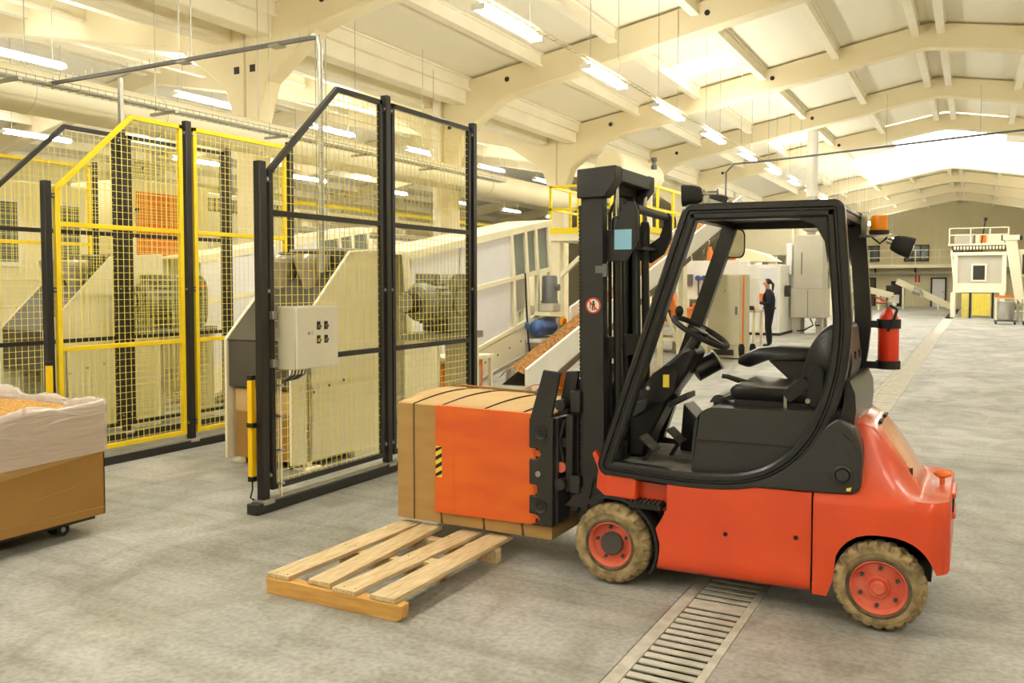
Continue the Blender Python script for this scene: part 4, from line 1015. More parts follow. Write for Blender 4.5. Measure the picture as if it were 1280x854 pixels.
# ------------------------------------------------------------------ cable strut, trays, duct
stt = empty('cable_strut', (-6.7, 5.72, 3.68), 'dark slotted strut crossing at upper left above the yellow fence', 'strut')
mb().box(-8.55, -4.93, 5.70, 5.74, 3.67, 3.70).build('strut_rail', 'motor_grey', stt)
m = mb()
for i in range(34): m.cyl((-8.5 + i*.105, 5.72, 3.70), (-8.5 + i*.105, 5.72, 3.755), .004, 5)
m.build('tray_wire', 'galvanised', stt)['kind'] = 'stuff'
for x in (-6.55, -5.4): mb().box(x-.06, x+.06, 5.67, 5.77, 3.655, 3.675).build('clamp', 'bolt_steel', stt)
for x, dy in ((-6.62, 0), (-6.48, .02)): mb().cyl((x, 5.72+dy, 3.7), (x, 5.72+dy, 6.2), .006, 5).build('hanger_rod', 'galvanised', stt)
mb().box(-7.72, -7.68, 5.89, 5.93, 3.17, 3.69).build('upright', 'galvanised', stt)
mb().tube([(-5.0, 5.72, 3.70), (-4.94, 5.72, 3.69), (-4.92, 5.72, 3.60), (-4.92, 5.72, 2.2), (-4.92, 5.72, 1.7)], .022, 8).build('drop_conduit', 'galvanised', stt, smooth=True)
for dx in (-.05, .06): mb().cyl((-4.92+dx, 5.72, 1.7), (-4.92+dx, 5.72, 3.66), .005, 5).build('tray_wire', 'galvanised', stt)
def tray(x, z, y0, y1, lab):
    t = empty('cable_tray', (x, y0, z), lab, 'cable tray')
    for s in (-1, 1): mb().cyl((x+s*.1, y0, z+.05), (x+s*.1, y1, z+.05), .005, 5).build('side_wire', 'galvanised', t)
    m = mb(); n = int((y1-y0)/.1)
    for i in range(n):
        y = y0 + i*.1; m.box(x-.1, x+.1, y-.0025, y+.0025, z-.002, z+.002).box(x-.103, x-.098, y-.0025, y+.0025, z, z+.06).box(x+.098, x+.103, y-.0025, y+.0025, z, z+.06)
    for k in range(5): m.box(x-.1+.05*k-.002, x-.1+.05*k+.002, y0, y1, z-.003, z+.001)
    m.build('wire_basket', 'galvanised', t)['kind'] = 'stuff'
    for i, yy in enumerate([y0+.4 + 1.9*q for q in range(int((y1-y0)/1.9))]):
        mb().bar((x-.28, yy, z-.02), (x+.16, yy, z-.02), .04, .03).build('support_arm', 'galvanised', t)
        mb().cyl((x-.2, yy, z), (x-.2, yy, z+2.1), .005, 5).build('hanger_rod', 'galvanised', t)
    for k in range(3): mb().cyl((x-.05+.05*k, y0, z+.015), (x-.05+.05*k, y1, z+.015), .012, 6).build('cable', 'galvanised', t)
tray(-8.55, 3.66, 3.0, 15.5, 'wire basket cable tray running above the big duct at left')
tray(2.0, 5.05, 20.0, 20.3, 'short tray over the aisle') if False else None
tc_ = empty('ceiling_cable', (-3, 22.9, 4.9), 'grey cable strung across the hall high behind the forklift', 'cable')
mb().tube([(-5.9, 22.9, 3.9), (-5.9, 22.9, 4.55), (-5.7, 22.9, 4.75), (-4, 22.9, 4.82), (0, 22.9, 5.05), (4, 22.9, 5.25), (8, 22.9, 5.4)], .025, 6).build('cable_run', 'motor_grey', tc_)
for k in range(6): mb().cyl((-4+2*k, 22.9, 4.84+.11*k), (-4+2*k, 22.9, 6.2), .006, 5).build('hanger_rod', 'galvanised', tc_)
du = empty('extraction_duct', (-9.25, 4, 3.72), 'big round cream extraction duct running along the column line', 'duct')
ys_ = [0, 4.2, 7.6, 10.7, 13.2, 15.9, 20.4]
for a, b in zip(ys_[:-1], ys_[1:]):
    mb().cyl((-9.25, a, 3.72), (-9.25, b-.004, 3.72), .25, 32).build('duct_section', 'machine_cream', du, smooth=True)
    mb().lathe([(.25, -.012), (.266, -.012), (.266, .012), (.25, .012)], (-9.25, b, 3.72), 'y', 32).build('duct_flange', 'cream_paint', du)
for y in (5.9, 9.4, 14.0):
    mb().lathe([(.251, -.03), (.257, -.03), (.257, .03), (.251, .03)], (-9.25, y, 3.72), 'y', 32).build('hanger_band', 'cream_paint', du)
    mb().cyl((-9.25, y, 3.98), (-9.25, y, 5.7), .006, 5).build('hanger_rod', 'galvanised', du)
mb().lathe([(.25, 0), (.25, .04), (.002, .05)], (-9.25, 20.4, 3.72), 'y', 32).build('duct_cap', 'machine_cream', du, smooth=True)
mb().cyl((-10.3, 15.72, 0.0), (-10.3, 15.72, 5.55), .09, 16).build('down_pipe', 'cream_paint', du, smooth=True)

# ------------------------------------------------------------------ chip filling machines (one behind each fenced cell)
def filler(lab):
    X1, X0 = -5.05, -5.83
    f = empty('filling_machine', ((X0+X1)/2, 6.2, 0), lab, 'machine', 'filling machines in the fenced cells')
    P = [(5.47, .06), (5.47, 1.12), (6.26, 1.90), (6.95, 1.95), (6.95, .06)]
    for x in (X1-.03, X0): 
        p = mb().prism(P, 'x', x, x+.03).build('side_panel', 'machine_cream', f, bevel=.006)
        if x > -5.5:
            for y, z in ((5.75, .66), (5.95, .70), (6.15, .73), (5.72, 1.0), (5.72, .93)): mb().cyl((x+.03, y, z), (x+.036, y, z), .014, 8).build('rivet', 'motor_grey', p)
            mb().box(x+.03, x+.033, 5.50, 6.94, 1.04, 1.05).build('panel_seam', 'beam_paint', p)
    mb().add([(X0+.03, 5.50, 1.10), (X1-.03, 5.50, 1.10), (X1-.03, 6.26, 1.86), (X0+.03, 6.26, 1.86)], [(0, 1, 2, 3)]).build('chute_plate', 'dark_steel_plate', f, solid=.02)
    mb().box(X0+.03, X1-.03, 5.50, 5.53, .70, 1.10).build('front_plate', 'dark_steel_plate', f)
    mb().box(X0+.03, X1-.03, 6.70, 6.74, .06, 1.9).build('rear_plate', 'dark_steel_plate', f)
    mb().box(X0+.03, X1-.03, 6.28, 6.95, 1.885, 1.93).build('top_plate', 'machine_grey', f)
    for x in (X0, X1-.05):
        mb().box(x, x+.05, 5.66, 5.72, 0, .9).build('leg', 'machine_cream', f)
        mb().box(x-.06, x+.11, 5.60, 5.80, 0, .015).build('foot', 'machine_cream', f)
        mb().box(x-.03, x+.08, 6.3, 6.9, 0, .06).build('base_beam', 'machine_cream', f)
    # stainless twin funnels on the chute
    for xx in (-5.62, -5.28):
        mb().lathe([(.06, 0), (.07, .12), (.155, .36), (.165, .42), (.155, .44), (.14, .42)], (xx, 6.0, 1.42), 'z', 24).build('funnel', 'stainless', f, smooth=True)
    mb().box(-5.79, -5.10, 6.12, 6.26, 1.70, 1.9).build('funnel_mount', 'dark_steel_plate', f)
    return f
fm1 = filler('cream filling machine with stainless funnels behind the control box fence')
# gear motor
def gearmotor(lab):
    g = empty('gear_motor', (-5.0, 7.7, 1.0), lab, 'motor', 'grey green gear motors of the filling machines')
    m = mb().lathe([(.002, -.02), (.15, -.02), (.19, .02), (.20, .08), (.20, .30), (.17, .36), (.002, .36)], (-5.0, 7.42, 1.42), 'y', 24).build('motor_body', 'motor_green', g, smooth=True)
    for i in range(18):
        a = 2*math.pi*i/18
        mb().bar((-5.0+.20*math.cos(a), 7.50, 1.42+.20*math.sin(a)), (-5.0+.20*math.cos(a), 7.72, 1.42+.20*math.sin(a)), .012, .03, up=(math.cos(a), 0, math.sin(a))).build('cooling_fin', 'motor_green', m)
    gb = mb().prism(fillet([(7.74, 1.12), (8.20, 1.12), (8.24, 1.2), (8.24, 1.60), (8.16, 1.70), (7.86, 1.70), (7.74, 1.62)], [.03, .05, .04, .06, .06, .06, .04], 3), 'x', -5.17, -4.86).build('gearbox', 'motor_green', g, bevel=.03, segs=3)
    mb().lathe([(.15, .02), (.15, -.02), (.12, -.03), (.05, -.03), (.05, -.06), (.002, -.06)], (-4.86, 8.0, 1.42), 'x', 24).build('output_flange', 'motor_green', gb, smooth=True)
    for i in range(6):
        a = i*math.pi/3
        mb().cyl((-4.84, 8.0+.125*math.cos(a), 1.42+.125*math.sin(a)), (-4.83, 8.0+.125*math.cos(a), 1.42+.125*math.sin(a)), .014, 6).build('bolt', 'bolt_steel', gb)
    mb().cyl((-4.86, 8.16, 1.58), (-4.845, 8.16, 1.58), .03, 12).build('filler_plug', 'machine_orange', gb)
    mb().box(-5.1, -4.9, 7.5, 7.66, 1.61, 1.70).build('terminal_box', 'motor_green', m, bevel=.01)
    mb().cyl((-5.0, 7.18, 1.42), (-5.0, 7.40, 1.42), .09, 16).build('fan_cowl', 'motor_green', m, smooth=True)
    for i in range(3): mb().cyl((-5.0, 7.205+.05*i, 1.42), (-5.0, 7.225+.05*i, 1.42), .105, 16).build('shaft_collar', 'dark_gap', m)
    mb().box(-5.22, -4.78, 7.45, 8.3, 1.04, 1.11).build('mount_plate', 'motor_green', g)
    for y in (7.5, 8.25): mb().box(-5.2, -4.82, y-.03, y+.03, 0, 1.04).build('pedestal', 'machine_cream', g)
    return g
gm1 = gearmotor('grey green gear motor behind the right panel of the black fence')
# enclosed inclined conveyor
def encl(lab):
    c = empty('enclosed_conveyor', (-5.95, 9.9, 0), lab, 'conveyor', 'white panelled inclined conveyors')
    A, B = 7.95, 11.6
    T = lambda y: 1.93 + .162*(y-A)
    Mm = lambda y: 1.38 + .13*(y-A)
    Lw = lambda y: .46 + .222*(y-A)
    Bt = lambda y: max(.05, -.05 + .213*(y-A))
    xf = -5.6
    def strip(f, w, y0, y1, x0, x1, mm, name, par):
        return mb().prism([(y0, f(y0)-w), (y1, f(y1)-w), (y1, f(y1)), (y0, f(y0))], 'x', x0, x1).build(name, mm, par)
    for f, w in ((T, .06), (Mm, .06), (Lw, .05)): strip(f, w, A, B, xf-.02, xf+.03, 'machine_cream', 'rail', c)
    # solid white panels on the left, two rows
    for y0, y1 in ((A+.05, 9.02), (9.05, 10.35)):
        mb().prism([(y0, Mm(y0)), (y1, Mm(y1)), (y1, T(y1)-.06), (y0, T(y0)-.06)], 'x', xf-.012, xf+.006).build('panel', 'panel_white', c)
        mb().prism([(y0, Lw(y0)), (y1, Lw(y1)), (y1, Mm(y1)-.06), (y0, Mm(y0)-.06)], 'x', xf-.012, xf+.006).build('panel', 'panel_white', c)
    # glazed bays with slanting mullions
    for y in (A+.02, 10.42, 10.83, 11.15, 11.56):
        mb().prism([(y-.035, Mm(y)), (y+.035, Mm(y)), (y-.045, T(y)), (y-.115, T(y))], 'x', xf-.02, xf+.03).build('mullion', 'machine_cream', c)
        mb().prism([(y+.0, Lw(y)), (y+.07, Lw(y)), (y+.035, Mm(y)), (y-.035, Mm(y))], 'x', xf-.02, xf+.03).build('mullion', 'machine_cream', c)
    for y0, y1 in ((10.46, 10.79), (10.87, 11.11), (11.19, 11.52)):
        mb().prism([(y0, Mm(y0)), (y1, Mm(y1)), (y1-.08, T(y1)-.06), (y0-.08, T(y0)-.06)], 'x', xf-.008, xf-.002).build('pane', 'window_glass', c)
    mb().prism([(10.44, Lw(10.44)), (11.5, Lw(11.5)), (11.5, Mm(11.5)-.05), (10.44, Mm(10.44)-.05)], 'x', xf-.4, xf-.37).build('inner_plate', 'machine_grey', c)
    # lower trough
    tr_ = mb().prism([(A, Bt(A)), (11.95, Bt(11.95)), (11.95, Lw(11.75)-.05), (A, Lw(A)-.05)], 'x', xf-.01, xf+.02).build('trough_side', 'machine_cream', c)
    for i in range(7):
        y = 9.3+i*.33; mb().cyl((xf+.02, y, Lw(y)-.25), (xf+.027, y, Lw(y)-.25), .014, 8).build('bolt', 'motor_grey', tr_)
    mb().box(xf+.02, xf+.03, 10.75, 10.90, .62, .82).build('data_plate', 'cabinet_grey', tr_)
    mb().prism([(A, Bt(A)), (11.95, Bt(11.95)), (11.95, Bt(11.95)+.05), (A, Bt(A)+.05)], 'x', xf-.70, xf+.05).build('floor_flange', 'machine_grey', c)
    mb().prism([(A, Bt(A)), (B, Bt(B)), (B, T(B)), (A, T(A))], 'x', xf-.72, xf-.69).build('rear_wall', 'machine_cream', c)
    mb().prism([(A, T(A)), (B, T(B)), (B, T(B)+.03), (A, T(A)+.03)], 'x', xf-.72, xf+.03).build('cover', 'machine_cream', c)
    for x in (xf-.05, xf-.62):
        mb().prism([(10.25, 0), (10.45, 0), (10.55, .62), (10.38, .58)], 'x', x, x+.06).build('leg', 'machine_white', c)
        mb().box(x-.04, x+.10, 10.2, 10.5, 0, .015).build('foot', 'machine_cream', c)
    return c
ec1 = encl('white panelled inclined conveyor between the black fence and the mast')
DX = -3.32
for o, dd, lab in ((fm1, (DX, 0, 0), 'cream filling machine with dark sloping chute at far left behind fences'), (gm1, (-3.05, -1.05, 0), 'grey green gear motor seen through the yellow fence'), (ec1, (DX, 0, 0), 'white panelled inclined conveyor deep behind the post with control box')):
    c = copy_tree(o, None, dd); c['label'] = lab
gm1.location.y -= .42; gm1.location.x += .19
# drives on the conveyor end
dm = empty('drive_motor', (-5.4, 11.2, 1.2), 'upright grey electric motor bolted to the conveyor end by the mast', 'motor')
mb().lathe([(.002, .40), (.10, .40), (.115, .37), (.115, .05), (.125, .04), (.125, 0), (.002, 0)], (-5.44, 11.25, 1.32), 'z', 20).build('motor_body', 'motor_grey', dm, smooth=True)
mb().box(-5.56, -5.32, 11.12, 11.38, 1.20, 1.32).build('gearbox', 'machine_grey', dm, bevel=.02)
mb().box(-5.56, -5.32, 11.0, 11.5, 1.15, 1.20).build('mount_plate', 'machine_cream', dm)
mb().cyl((-5.33, 11.25, 1.55), (-5.29, 11.25, 1.55), .05, 12).build('terminal_box', 'motor_grey', dm)
bm_ = empty('blue_motor', (-5.3, 10.9, 1.0), 'blue geared motor under the upright grey motor', 'motor')
mb().sphere((-5.44, 10.85, .98), .12, 20, 12, (1, 1, 1)).build('motor_dome', 'motor_blue', bm_, smooth=True)
mb().cyl((-5.44, 10.88, .98), (-5.44, 11.28, .98), .115, 20).build('motor_body', 'motor_blue', bm_, smooth=True)
mb().box(-5.55, -5.33, 11.28, 11.55, .86, 1.12).build('gearbox', 'machine_grey', bm_, bevel=.02)
mb().box(-5.56, -5.32, 10.75, 11.6, .78, .83).build('shelf', 'machine_white', bm_)
es = mb().box(-5.33, -5.30, 11.38, 11.50, 1.0, 1.12).build('stop_box', 'safety_yellow', bm_)
mb().cyl((-5.30, 11.44, 1.06), (-5.27, 11.44, 1.06), .035, 12).build('stop_button', 'red_paint', es)
mb().tube([(-5.5, 10.6, 1.75), (-5.48, 10.6, 1.3), (-5.46, 10.62, .8), (-5.44, 10.7, .4)], .012, 6).build('supply_cable', 'ink_black', bm_)
mb().sphere((-5.47, 10.6, 1.02), .035, 10, 8, (1, 1, 1.6)).build('cable_plug', 'motor_blue', bm_, smooth=True)
# carton filled under the near machine, and an orange crate
fc = empty('filled_carton', (-5.44, 5.8, .0), 'brown carton with clear film standing under the filling chute', 'carton')
mb().box(-5.77, -5.12, 5.54, 6.25, .07, .50).build('carton_body', 'cardboard_dark', fc, bevel=.006)
mb().box(-5.778, -5.112, 5.535, 6.258, .47, .68).build('film_liner', 'cardboard_light', fc, bevel=.02, segs=3)
mb().box(-5.72, -5.17, 5.6, 6.2, .05, .07).build('pallet_base', 'dark_gap', fc)
for x in (-5.68, -5.2):
    for y in (5.62, 6.15): mb().cyl((x-.02, y, .03), (x+.02, y, .03), .03, 10).build('caster', 'rubber_black', fc)
oc = empty('orange_drive_guard', (-5.1, 8.4, .5), 'orange drive guard standing low behind the clamped carton', 'machine guard')
mb().prism([(8.1, .40), (8.1, .62), (8.45, .72), (8.75, .72), (8.75, .40)], 'x', -5.48, -5.1).build('guard_shell', 'machine_orange', oc, bevel=.01)
mb().prism([(8.28, .44), (8.28, .56), (8.5, .64), (8.68, .64), (8.68, .44)], 'x', -5.1, -5.09).build('guard_window', 'machine_grey', oc)
mb().box(-5.5, -5.0, 8.05, 8.8, 0, .40).build('pedestal', 'machine_cream', oc, bevel=.01)
mb().box(-5.5, -4.98, 8.03, 8.82, .74, .78).bar((-5.02, 8.07, .4), (-5.02, 8.07, .74), .04, .04).bar((-5.02, 8.79, .4), (-5.02, 8.79, .74), .04, .04).build('frame', 'machine_cream', oc)
oc2 = empty('orange_roller_guard', (-5.2, 11.1, .2), 'small orange roller guard at the foot of the chip conveyor', 'machine guard')
mb().prism([(10.75, .08), (11.0, .3), (11.25, .36), (11.25, .08)], 'x', -5.3, -5.0).build('guard_shell', 'machine_orange', oc2, bevel=.01)
mb().prism([(10.88, .12), (11.02, .24), (11.18, .29), (11.18, .12)], 'x', -5.0, -4.99).build('guard_window', 'machine_grey', oc2)
mb().box(-5.28, -5.02, 10.78, 11.22, 0, .08).build('foot', 'machine_cream', oc2)

# ------------------------------------------------------------------ long chip belt conveyor behind the mast
cv = empty('belt_conveyor', (-5.1, 14, 0), 'long white inclined belt conveyor carrying brown wood chips behind the mast', 'conveyor')
ZB = lambda y: .47 + .285*(y-10.24)
ya, yb_ = 9.3, 20.0
def inc(x0, x1, lo, hi, a=ya, b=yb_): return mb().prism([(a, ZB(a)+lo), (b, ZB(b)+lo), (b, ZB(b)+hi), (a, ZB(a)+hi)], 'x', x0, x1)
inc(-4.83, -4.79, 0, .36).build('side_wall', 'machine_white', cv); inc(-5.29, -5.25, 0, .40, a=11.6).build('side_wall', 'machine_white', cv)
inc(-4.79, -4.76, -.06, .015).build('under_rail', 'brown_door', cv); inc(-5.27, -5.24, -.06, .015).build('under_rail', 'brown_door', cv)
inc(-5.25, -4.83, .05, .08).build('belt', 'dark_gap', cv)
rows = []
rr = random.Random(3)
for i in range(120):
    y = ya + .1 + (yb_-ya-.2)*i/119
    rows.append([(-5.25+.42*j/8, y, ZB(y) + .20 + .12*math.sin(math.pi*j/8) + rr.uniform(-.02, .02)) for j in range(9)])
mb().loft(rows, ring=False).build('chip_bed', 'wood_chips', cv, smooth=True, ang=80)['kind'] = 'stuff'
for i in range(9):
    y = 10.0 + i*1.2; mb().box(-4.795, -4.75, y-.02, y+.02, ZB(y)-.07, ZB(y)+.03).build('rail_clip', 'machine_white', cv)
for y in (12.5, 15.6):
    for x in (-4.86, -5.28): mb().box(x, x+.08, y-.04, y+.04, 0, ZB(y)).build('leg', 'machine_cream', cv)
    mb().bar((-4.82, y, .3), (-5.24, y, ZB(y)*.7), .05, .05).build('brace', 'machine_cream', cv)
mb().cyl((-5.30, ya+.02, ZB(ya)+.06), (-4.78, ya+.02, ZB(ya)+.06), .09, 16).build('tail_roller', 'galvanised', cv, smooth=True)
for x in (-5.28, -4.86): mb().box(x, x+.08, ya+.1, ya+.2, 0, ZB(ya)).build('leg', 'machine_cream', cv)
# ------------------------------------------------------------------ platform with yellow railing
pf = empty('service_platform', (-6.8, 17.5, 0), 'raised cream service platform with yellow railing behind the mast', 'platform')
PX0, PX1, PY0, PY1, PZ = -7.75, -5.75, 16.0, 19.1, 2.62
mb().box(PX0, PX1, PY0, PY1, PZ-.14, PZ).build('deck', 'machine_cream', pf)
for x in (PX0+.025, -7.1, -6.4, PX1-.025): mb().box(x-.025, x+.025, PY0, PY0+.05, PZ, PZ+.98).build('rail_post', 'rail_yellow', pf)
for y in (17.0, 18.0, 19.05):
    for x in (PX0+.025, PX1-.025): mb().box(x-.025, x+.025, y-.025, y+.025, PZ, PZ+.98).build('rail_post', 'rail_yellow', pf)
for z in (PZ+.5, PZ+.96):
    mb().box(PX0, PX1, PY0, PY0+.05, z-.025, z+.025).build('handrail', 'rail_yellow', pf)
    for x in (PX0+.025, PX1-.025): mb().box(x-.025, x+.025, PY0+.05, PY1, z-.025, z+.025).build('handrail', 'rail_yellow', pf)
mb().box(PX0, PX1, PY0-.01, PY0+.02, PZ, PZ+.12).build('toe_board', 'rail_yellow', pf)
mb().box(PX1-.02, PX1+.01, PY0, PY1, PZ, PZ+.12).build('toe_board', 'rail_yellow', pf)
for x in (PX0+.12, PX1-.1):
    for y in (16.15, 18.95): mb().box(x-.09, x+.09, y-.09, y+.09, 0, PZ-.14).build('leg', 'machine_cream', pf)
mb().bar((PX0+.12, 16.15, 1.7), (PX0+1.0, 16.15, PZ-.16), .1, .08).build('brace', 'machine_cream', pf)
mb().bar((PX1-.1, 16.15, 1.7), (PX1-.9, 16.15, PZ-.16), .1, .08).build('brace', 'machine_cream', pf)
mb().box(-7.2, -6.3, 16.5, 17.6, PZ, PZ+.75).build('gear_housing', 'machine_grey', pf, bevel=.04)
mb().cyl((-7.1, 16.4, PZ+.5), (-6.4, 16.4, PZ+.5), .12, 14).build('drive_motor', 'motor_grey', pf, smooth=True)
fd = empty('filter_drum', (-8.5, 22, 4.2), 'fat round cream filter drum high above the platform', 'drum')
mb().lathe([(.002, 0), (.36, 0), (.40, .04), (.40, 3.2), (.36, 3.24), (.002, 3.24)], (-8.3, 20.6, 4.62), 'y', 32).build('drum_shell', 'machine_cream', fd, smooth=True)
for y in (21.0, 23.2): mb().box(-8.55, -8.05, y-.05, y+.05, 0, 4.3).build('stand', 'machine_cream', fd)
mb().lathe([(.08, 0), (.08, .1), (.05, .12), (.05, .2), (.09, .22), (.09, .3), (.002, .3)], (-7.75, 22.5, 4.7), 'z', 14).build('valve_head', 'motor_grey', fd, smooth=True)
# ------------------------------------------------------------------ orange presses and frame under the conveyor
op = empty('orange_press', (-6.4, 19.6, 0), 'orange press on a cream frame seen between the guard posts', 'machine')
mb().prism([(-6.9, .72), (-5.95, .72), (-5.95, 1.05), (-6.1, 1.05), (-6.25, 1.38), (-6.6, 1.38), (-6.75, 1.05), (-6.9, 1.05)], 'y', 19.4, 20.2).build('press_body', 'machine_orange', op, bevel=.03)
mb().box(-6.75, -6.25, 19.38, 19.41, .80, 1.0).build('press_window', 'dark_gap', op)
mb().box(-7.2, -5.8, 19.2, 20.4, .60, .72).build('bed', 'machine_grey', op)
mb().box(-7.2, -5.8, 19.2, 20.4, .28, .36).build('frame', 'machine_cream', op)
for x in (-7.15, -6.5, -5.9):
    for y in (19.25, 20.3): mb().box(x, x+.09, y, y+.09, 0, .6).build('leg', 'machine_cream', op)
mb().bar((-7.1, 19.25, .05), (-6.5, 19.25, .55), .05, .05).build('brace', 'machine_cream', op)
op2 = empty('orange_extruder', (-5.8, 21, 0), 'orange extruder block farther behind the frame', 'machine')
mb().box(-6.2, -5.5, 20.9, 21.6, .75, 1.12).build('block', 'machine_orange', op2, bevel=.03)
for i in range(4): mb().cyl((-6.1+i*.17, 20.9, .93), (-6.1+i*.17, 20.84, .93), .06, 12).build('die_ring', 'motor_grey', op2)
mb().box(-6.0, -5.8, 21.1, 21.3, 1.12, 1.5).build('hopper', 'machine_orange', op2)
mb().box(-6.25, -5.45, 20.85, 21.65, 0, .75).build('pedestal', 'machine_cream', op2)
vb = empty('valve_board', (-6.2, 20.6, 1.6), 'blue valve cluster on a white board behind the cabinet', 'valve board')
mb().box(-6.9, -5.3, 22.0, 22.05, 1.2, 2.2).build('board', 'machine_white', vb)
for i in range(4):
    v_ = mb().cyl((-6.35+i*.16, 21.9, 1.75), (-6.35+i*.16, 22.0, 1.75), .07, 12).build('valve', 'motor_blue', vb)
    mb().cyl((-6.35+i*.16, 21.97, 1.3), (-6.35+i*.16, 21.97, 1.68), .02, 8).build('valve_pipe', 'motor_grey', v_)
mb().box(-6.75, -6.5, 21.93, 22.0, 1.55, 1.85).build('gauge_block', 'motor_grey', vb)
for x in (-6.85, -5.35): mb().box(x-.03, x+.03, 22.0, 22.06, 0, 1.2).build('leg', 'machine_cream', vb)
# ------------------------------------------------------------------ grey cabinet, console, person
cb_ = empty('switch_cabinet', (-4.7, 18.8, 0), 'tall beige grey switch cabinet standing left of the person', 'cabinet')
mb().box(-5.09, -4.35, 18.35, 19.0, .02, 1.80).build('cabinet_body', 'cabinet_grey', cb_, bevel=.01)
d_ = mb().box(-5.07, -4.40, 18.32, 18.35, .30, 1.78).build('door', 'cabinet_grey', cb_, bevel=.006)
mb().box(-4.49, -4.45, 18.29, 18.32, .95, 1.12).build('handle', 'motor_grey', d_)
mb().bar((-4.74, 18.315, 1.42), (-4.69, 18.315, 1.48), .02, .01).build('key', 'motor_grey', d_)
mb().box(-4.98, -4.53, 18.33, 18.35, .08, .2).build('vent', 'dark_gap', cb_)
mb().box(-4.35, -4.32, 18.34, 18.40, .05, 1.78).build('orange_edge', 'machine_orange', cb_)
cs_ = empty('operator_console', (-4.8, 20.6, 0), 'operator console with tilted monitor in front of the person', 'console')
mb().box(-5.0, -4.42, 19.9, 20.8, .95, 1.0).build('desk', 'machine_grey', cs_)
for x in (-4.95, -4.47):
    for y in (19.95, 20.75): mb().box(x-.03, x+.03, y-.03, y+.03, 0, .95).build('leg', 'machine_cream', cs_)
mn_ = mb().box(-4.72, -4.36, 19.95, 20.02, 1.08, 1.75).build('monitor', 'machine_white', cs_, bevel=.01)
mb().box(-4.69, -4.39, 20.02, 20.025, 1.12, 1.70).build('screen', 'screen_glow', mn_)
mb().box(-4.60, -4.48, 19.95, 20.05, 1.0, 1.10).build('stand', 'dark_gap', mn_)
mb().box(-4.9, -4.5, 20.25, 20.6, 1.0, 1.03).build('keyboard', 'machine_orange', cs_)
wc_ = empty('white_enclosure', (-5.8, 27.6, 0), 'large white machine enclosure right behind the person', 'enclosure')
mb().box(-6.35, -5.32, 27.3, 29.5, .08, 2.2).build('housing', 'machine_white', wc_, bevel=.02)
mb().box(-5.95, -5.40, 27.27, 27.3, .2, 2.1).build('door', 'panel_white', wc_, bevel=.01)
mb().box(-7.7, -6.35, 27.6, 29.5, .08, 2.32).build('housing', 'machine_white', wc_, bevel=.02)
mb().box(-5.3, -5.15, 27.9, 28.1, 1.2, 1.55).build('side_panel', 'dark_gap', wc_)
mb().box(-7.7, -5.32, 27.35, 29.5, 0, .08).build('plinth', 'dark_gap', wc_)
mb().prism([(-7.0, 2.3), (-5.5, 2.3), (-5.9, 2.55), (-6.5, 2.72), (-6.8, 2.68)], 'y', 27.8, 28.6).build('hood', 'machine_cream', wc_, bevel=.03)
mb().box(-6.85, -6.7, 27.2, 27.35, 2.3, 3.0).build('orange_hopper', 'machine_orange', wc_)
mb().box(-6.5, -5.6, 27.15, 27.3, 1.05, 1.3).build('orange_drawer', 'machine_orange', wc_)
sp = empty('steel_rack', (-7, 24.5, 0), 'thin steel frame with hanging devices behind the mirror', 'rack')
for x in (-6.95, -6.55): mb().box(x-.025, x+.025, 24.5, 24.55, 0, 4.3).build('upright', 'motor_grey', sp)
for z in (1.2, 2.4, 3.4, 4.2): mb().box(-6.95, -6.55, 24.5, 24.55, z, z+.05).build('crossbar', 'motor_grey', sp)
mb().box(-6.85, -6.65, 24.4, 24.5, 2.9, 3.3).build('device', 'motor_blue', sp)
mb().lathe([(.002, 0), (.09, 0), (.09, .5), (.05, .58), (.05, .66), (.002, .66)], (-6.72, 24.4, 2.0), 'z', 14).build('red_bottle', 'machine_orange', sp, smooth=True)
# grey tower
tw = empty('dryer_tower', (-5.0, 30.5, 0), 'tall grey dust filter tower on legs with a pipe to the roof', 'tower')
mb().box(-5.45, -4.55, 30.1, 31.1, 1.45, 3.15).build('tower_body', 'machine_grey', tw, bevel=.02)
mb().box(-5.52, -4.48, 30.05, 31.15, .52, 1.45).build('tower_base', 'machine_grey', tw, bevel=.02)
for x in (-5.35, -4.65):
    for y in (30.2, 31.0): mb().box(x-.11, x+.11, y-.06, y+.06, 0, .52).build('leg', 'machine_grey', tw)
mb().box(-5.0, -4.99, 30.04, 30.06, .55, 1.42).build('door_gap', 'dark_gap', tw)
mb().bar((-5.2, 30.09, 2.6), (-5.2, 30.09, 1.9), .02, .02).build('handle', 'dark_gap', tw)
mb().lathe([(.12, 0), (.14, .14), (.26, .2), (.28, .22), (.28, .48), (.24, .5), (.16, .5), (.16, 3.6)], (-5.0, 30.6, 3.13), 'z', 20).build('stack_pipe', 'machine_grey', tw, smooth=True)
mb().cyl((-5.0, 30.6, 4.4), (-5.0, 30.6, 7.0), .175, 20).build('roof_pipe', 'machine_white', tw, smooth=True)
mb().box(-5.7, -5.52, 30.2, 30.5, 1.9, 2.9).build('side_filter', 'panel_white', tw, bevel=.03)
mb().tube([(-4.9, 30.0, .5), (-4.8, 29.95, .3), (-5.1, 29.95, .12), (-5.3, 30.0, .1)], .025, 6).build('drain_hose', 'ink_black', tw)
mb().cyl((-4.75, 30.0, .35), (-4.6, 30.0, .35), .08, 10).build('drain_valve', 'motor_grey', tw)
tw.location += V((.28, -1.5, 0))
gb_ = empty('grey_duct_box', (-6.6, 33, 3), 'grey boxy duct unit up behind the tower', 'duct')
mb().box(-8.6, -6.2, 34, 35.4, 2.7, 3.9).build('unit', 'cabinet_grey', gb_, bevel=.02)
mb().cyl((-6.0, 34.6, 1.6), (-6.0, 34.6, 4.0), .28, 16).build('riser', 'cabinet_grey', gb_, smooth=True)
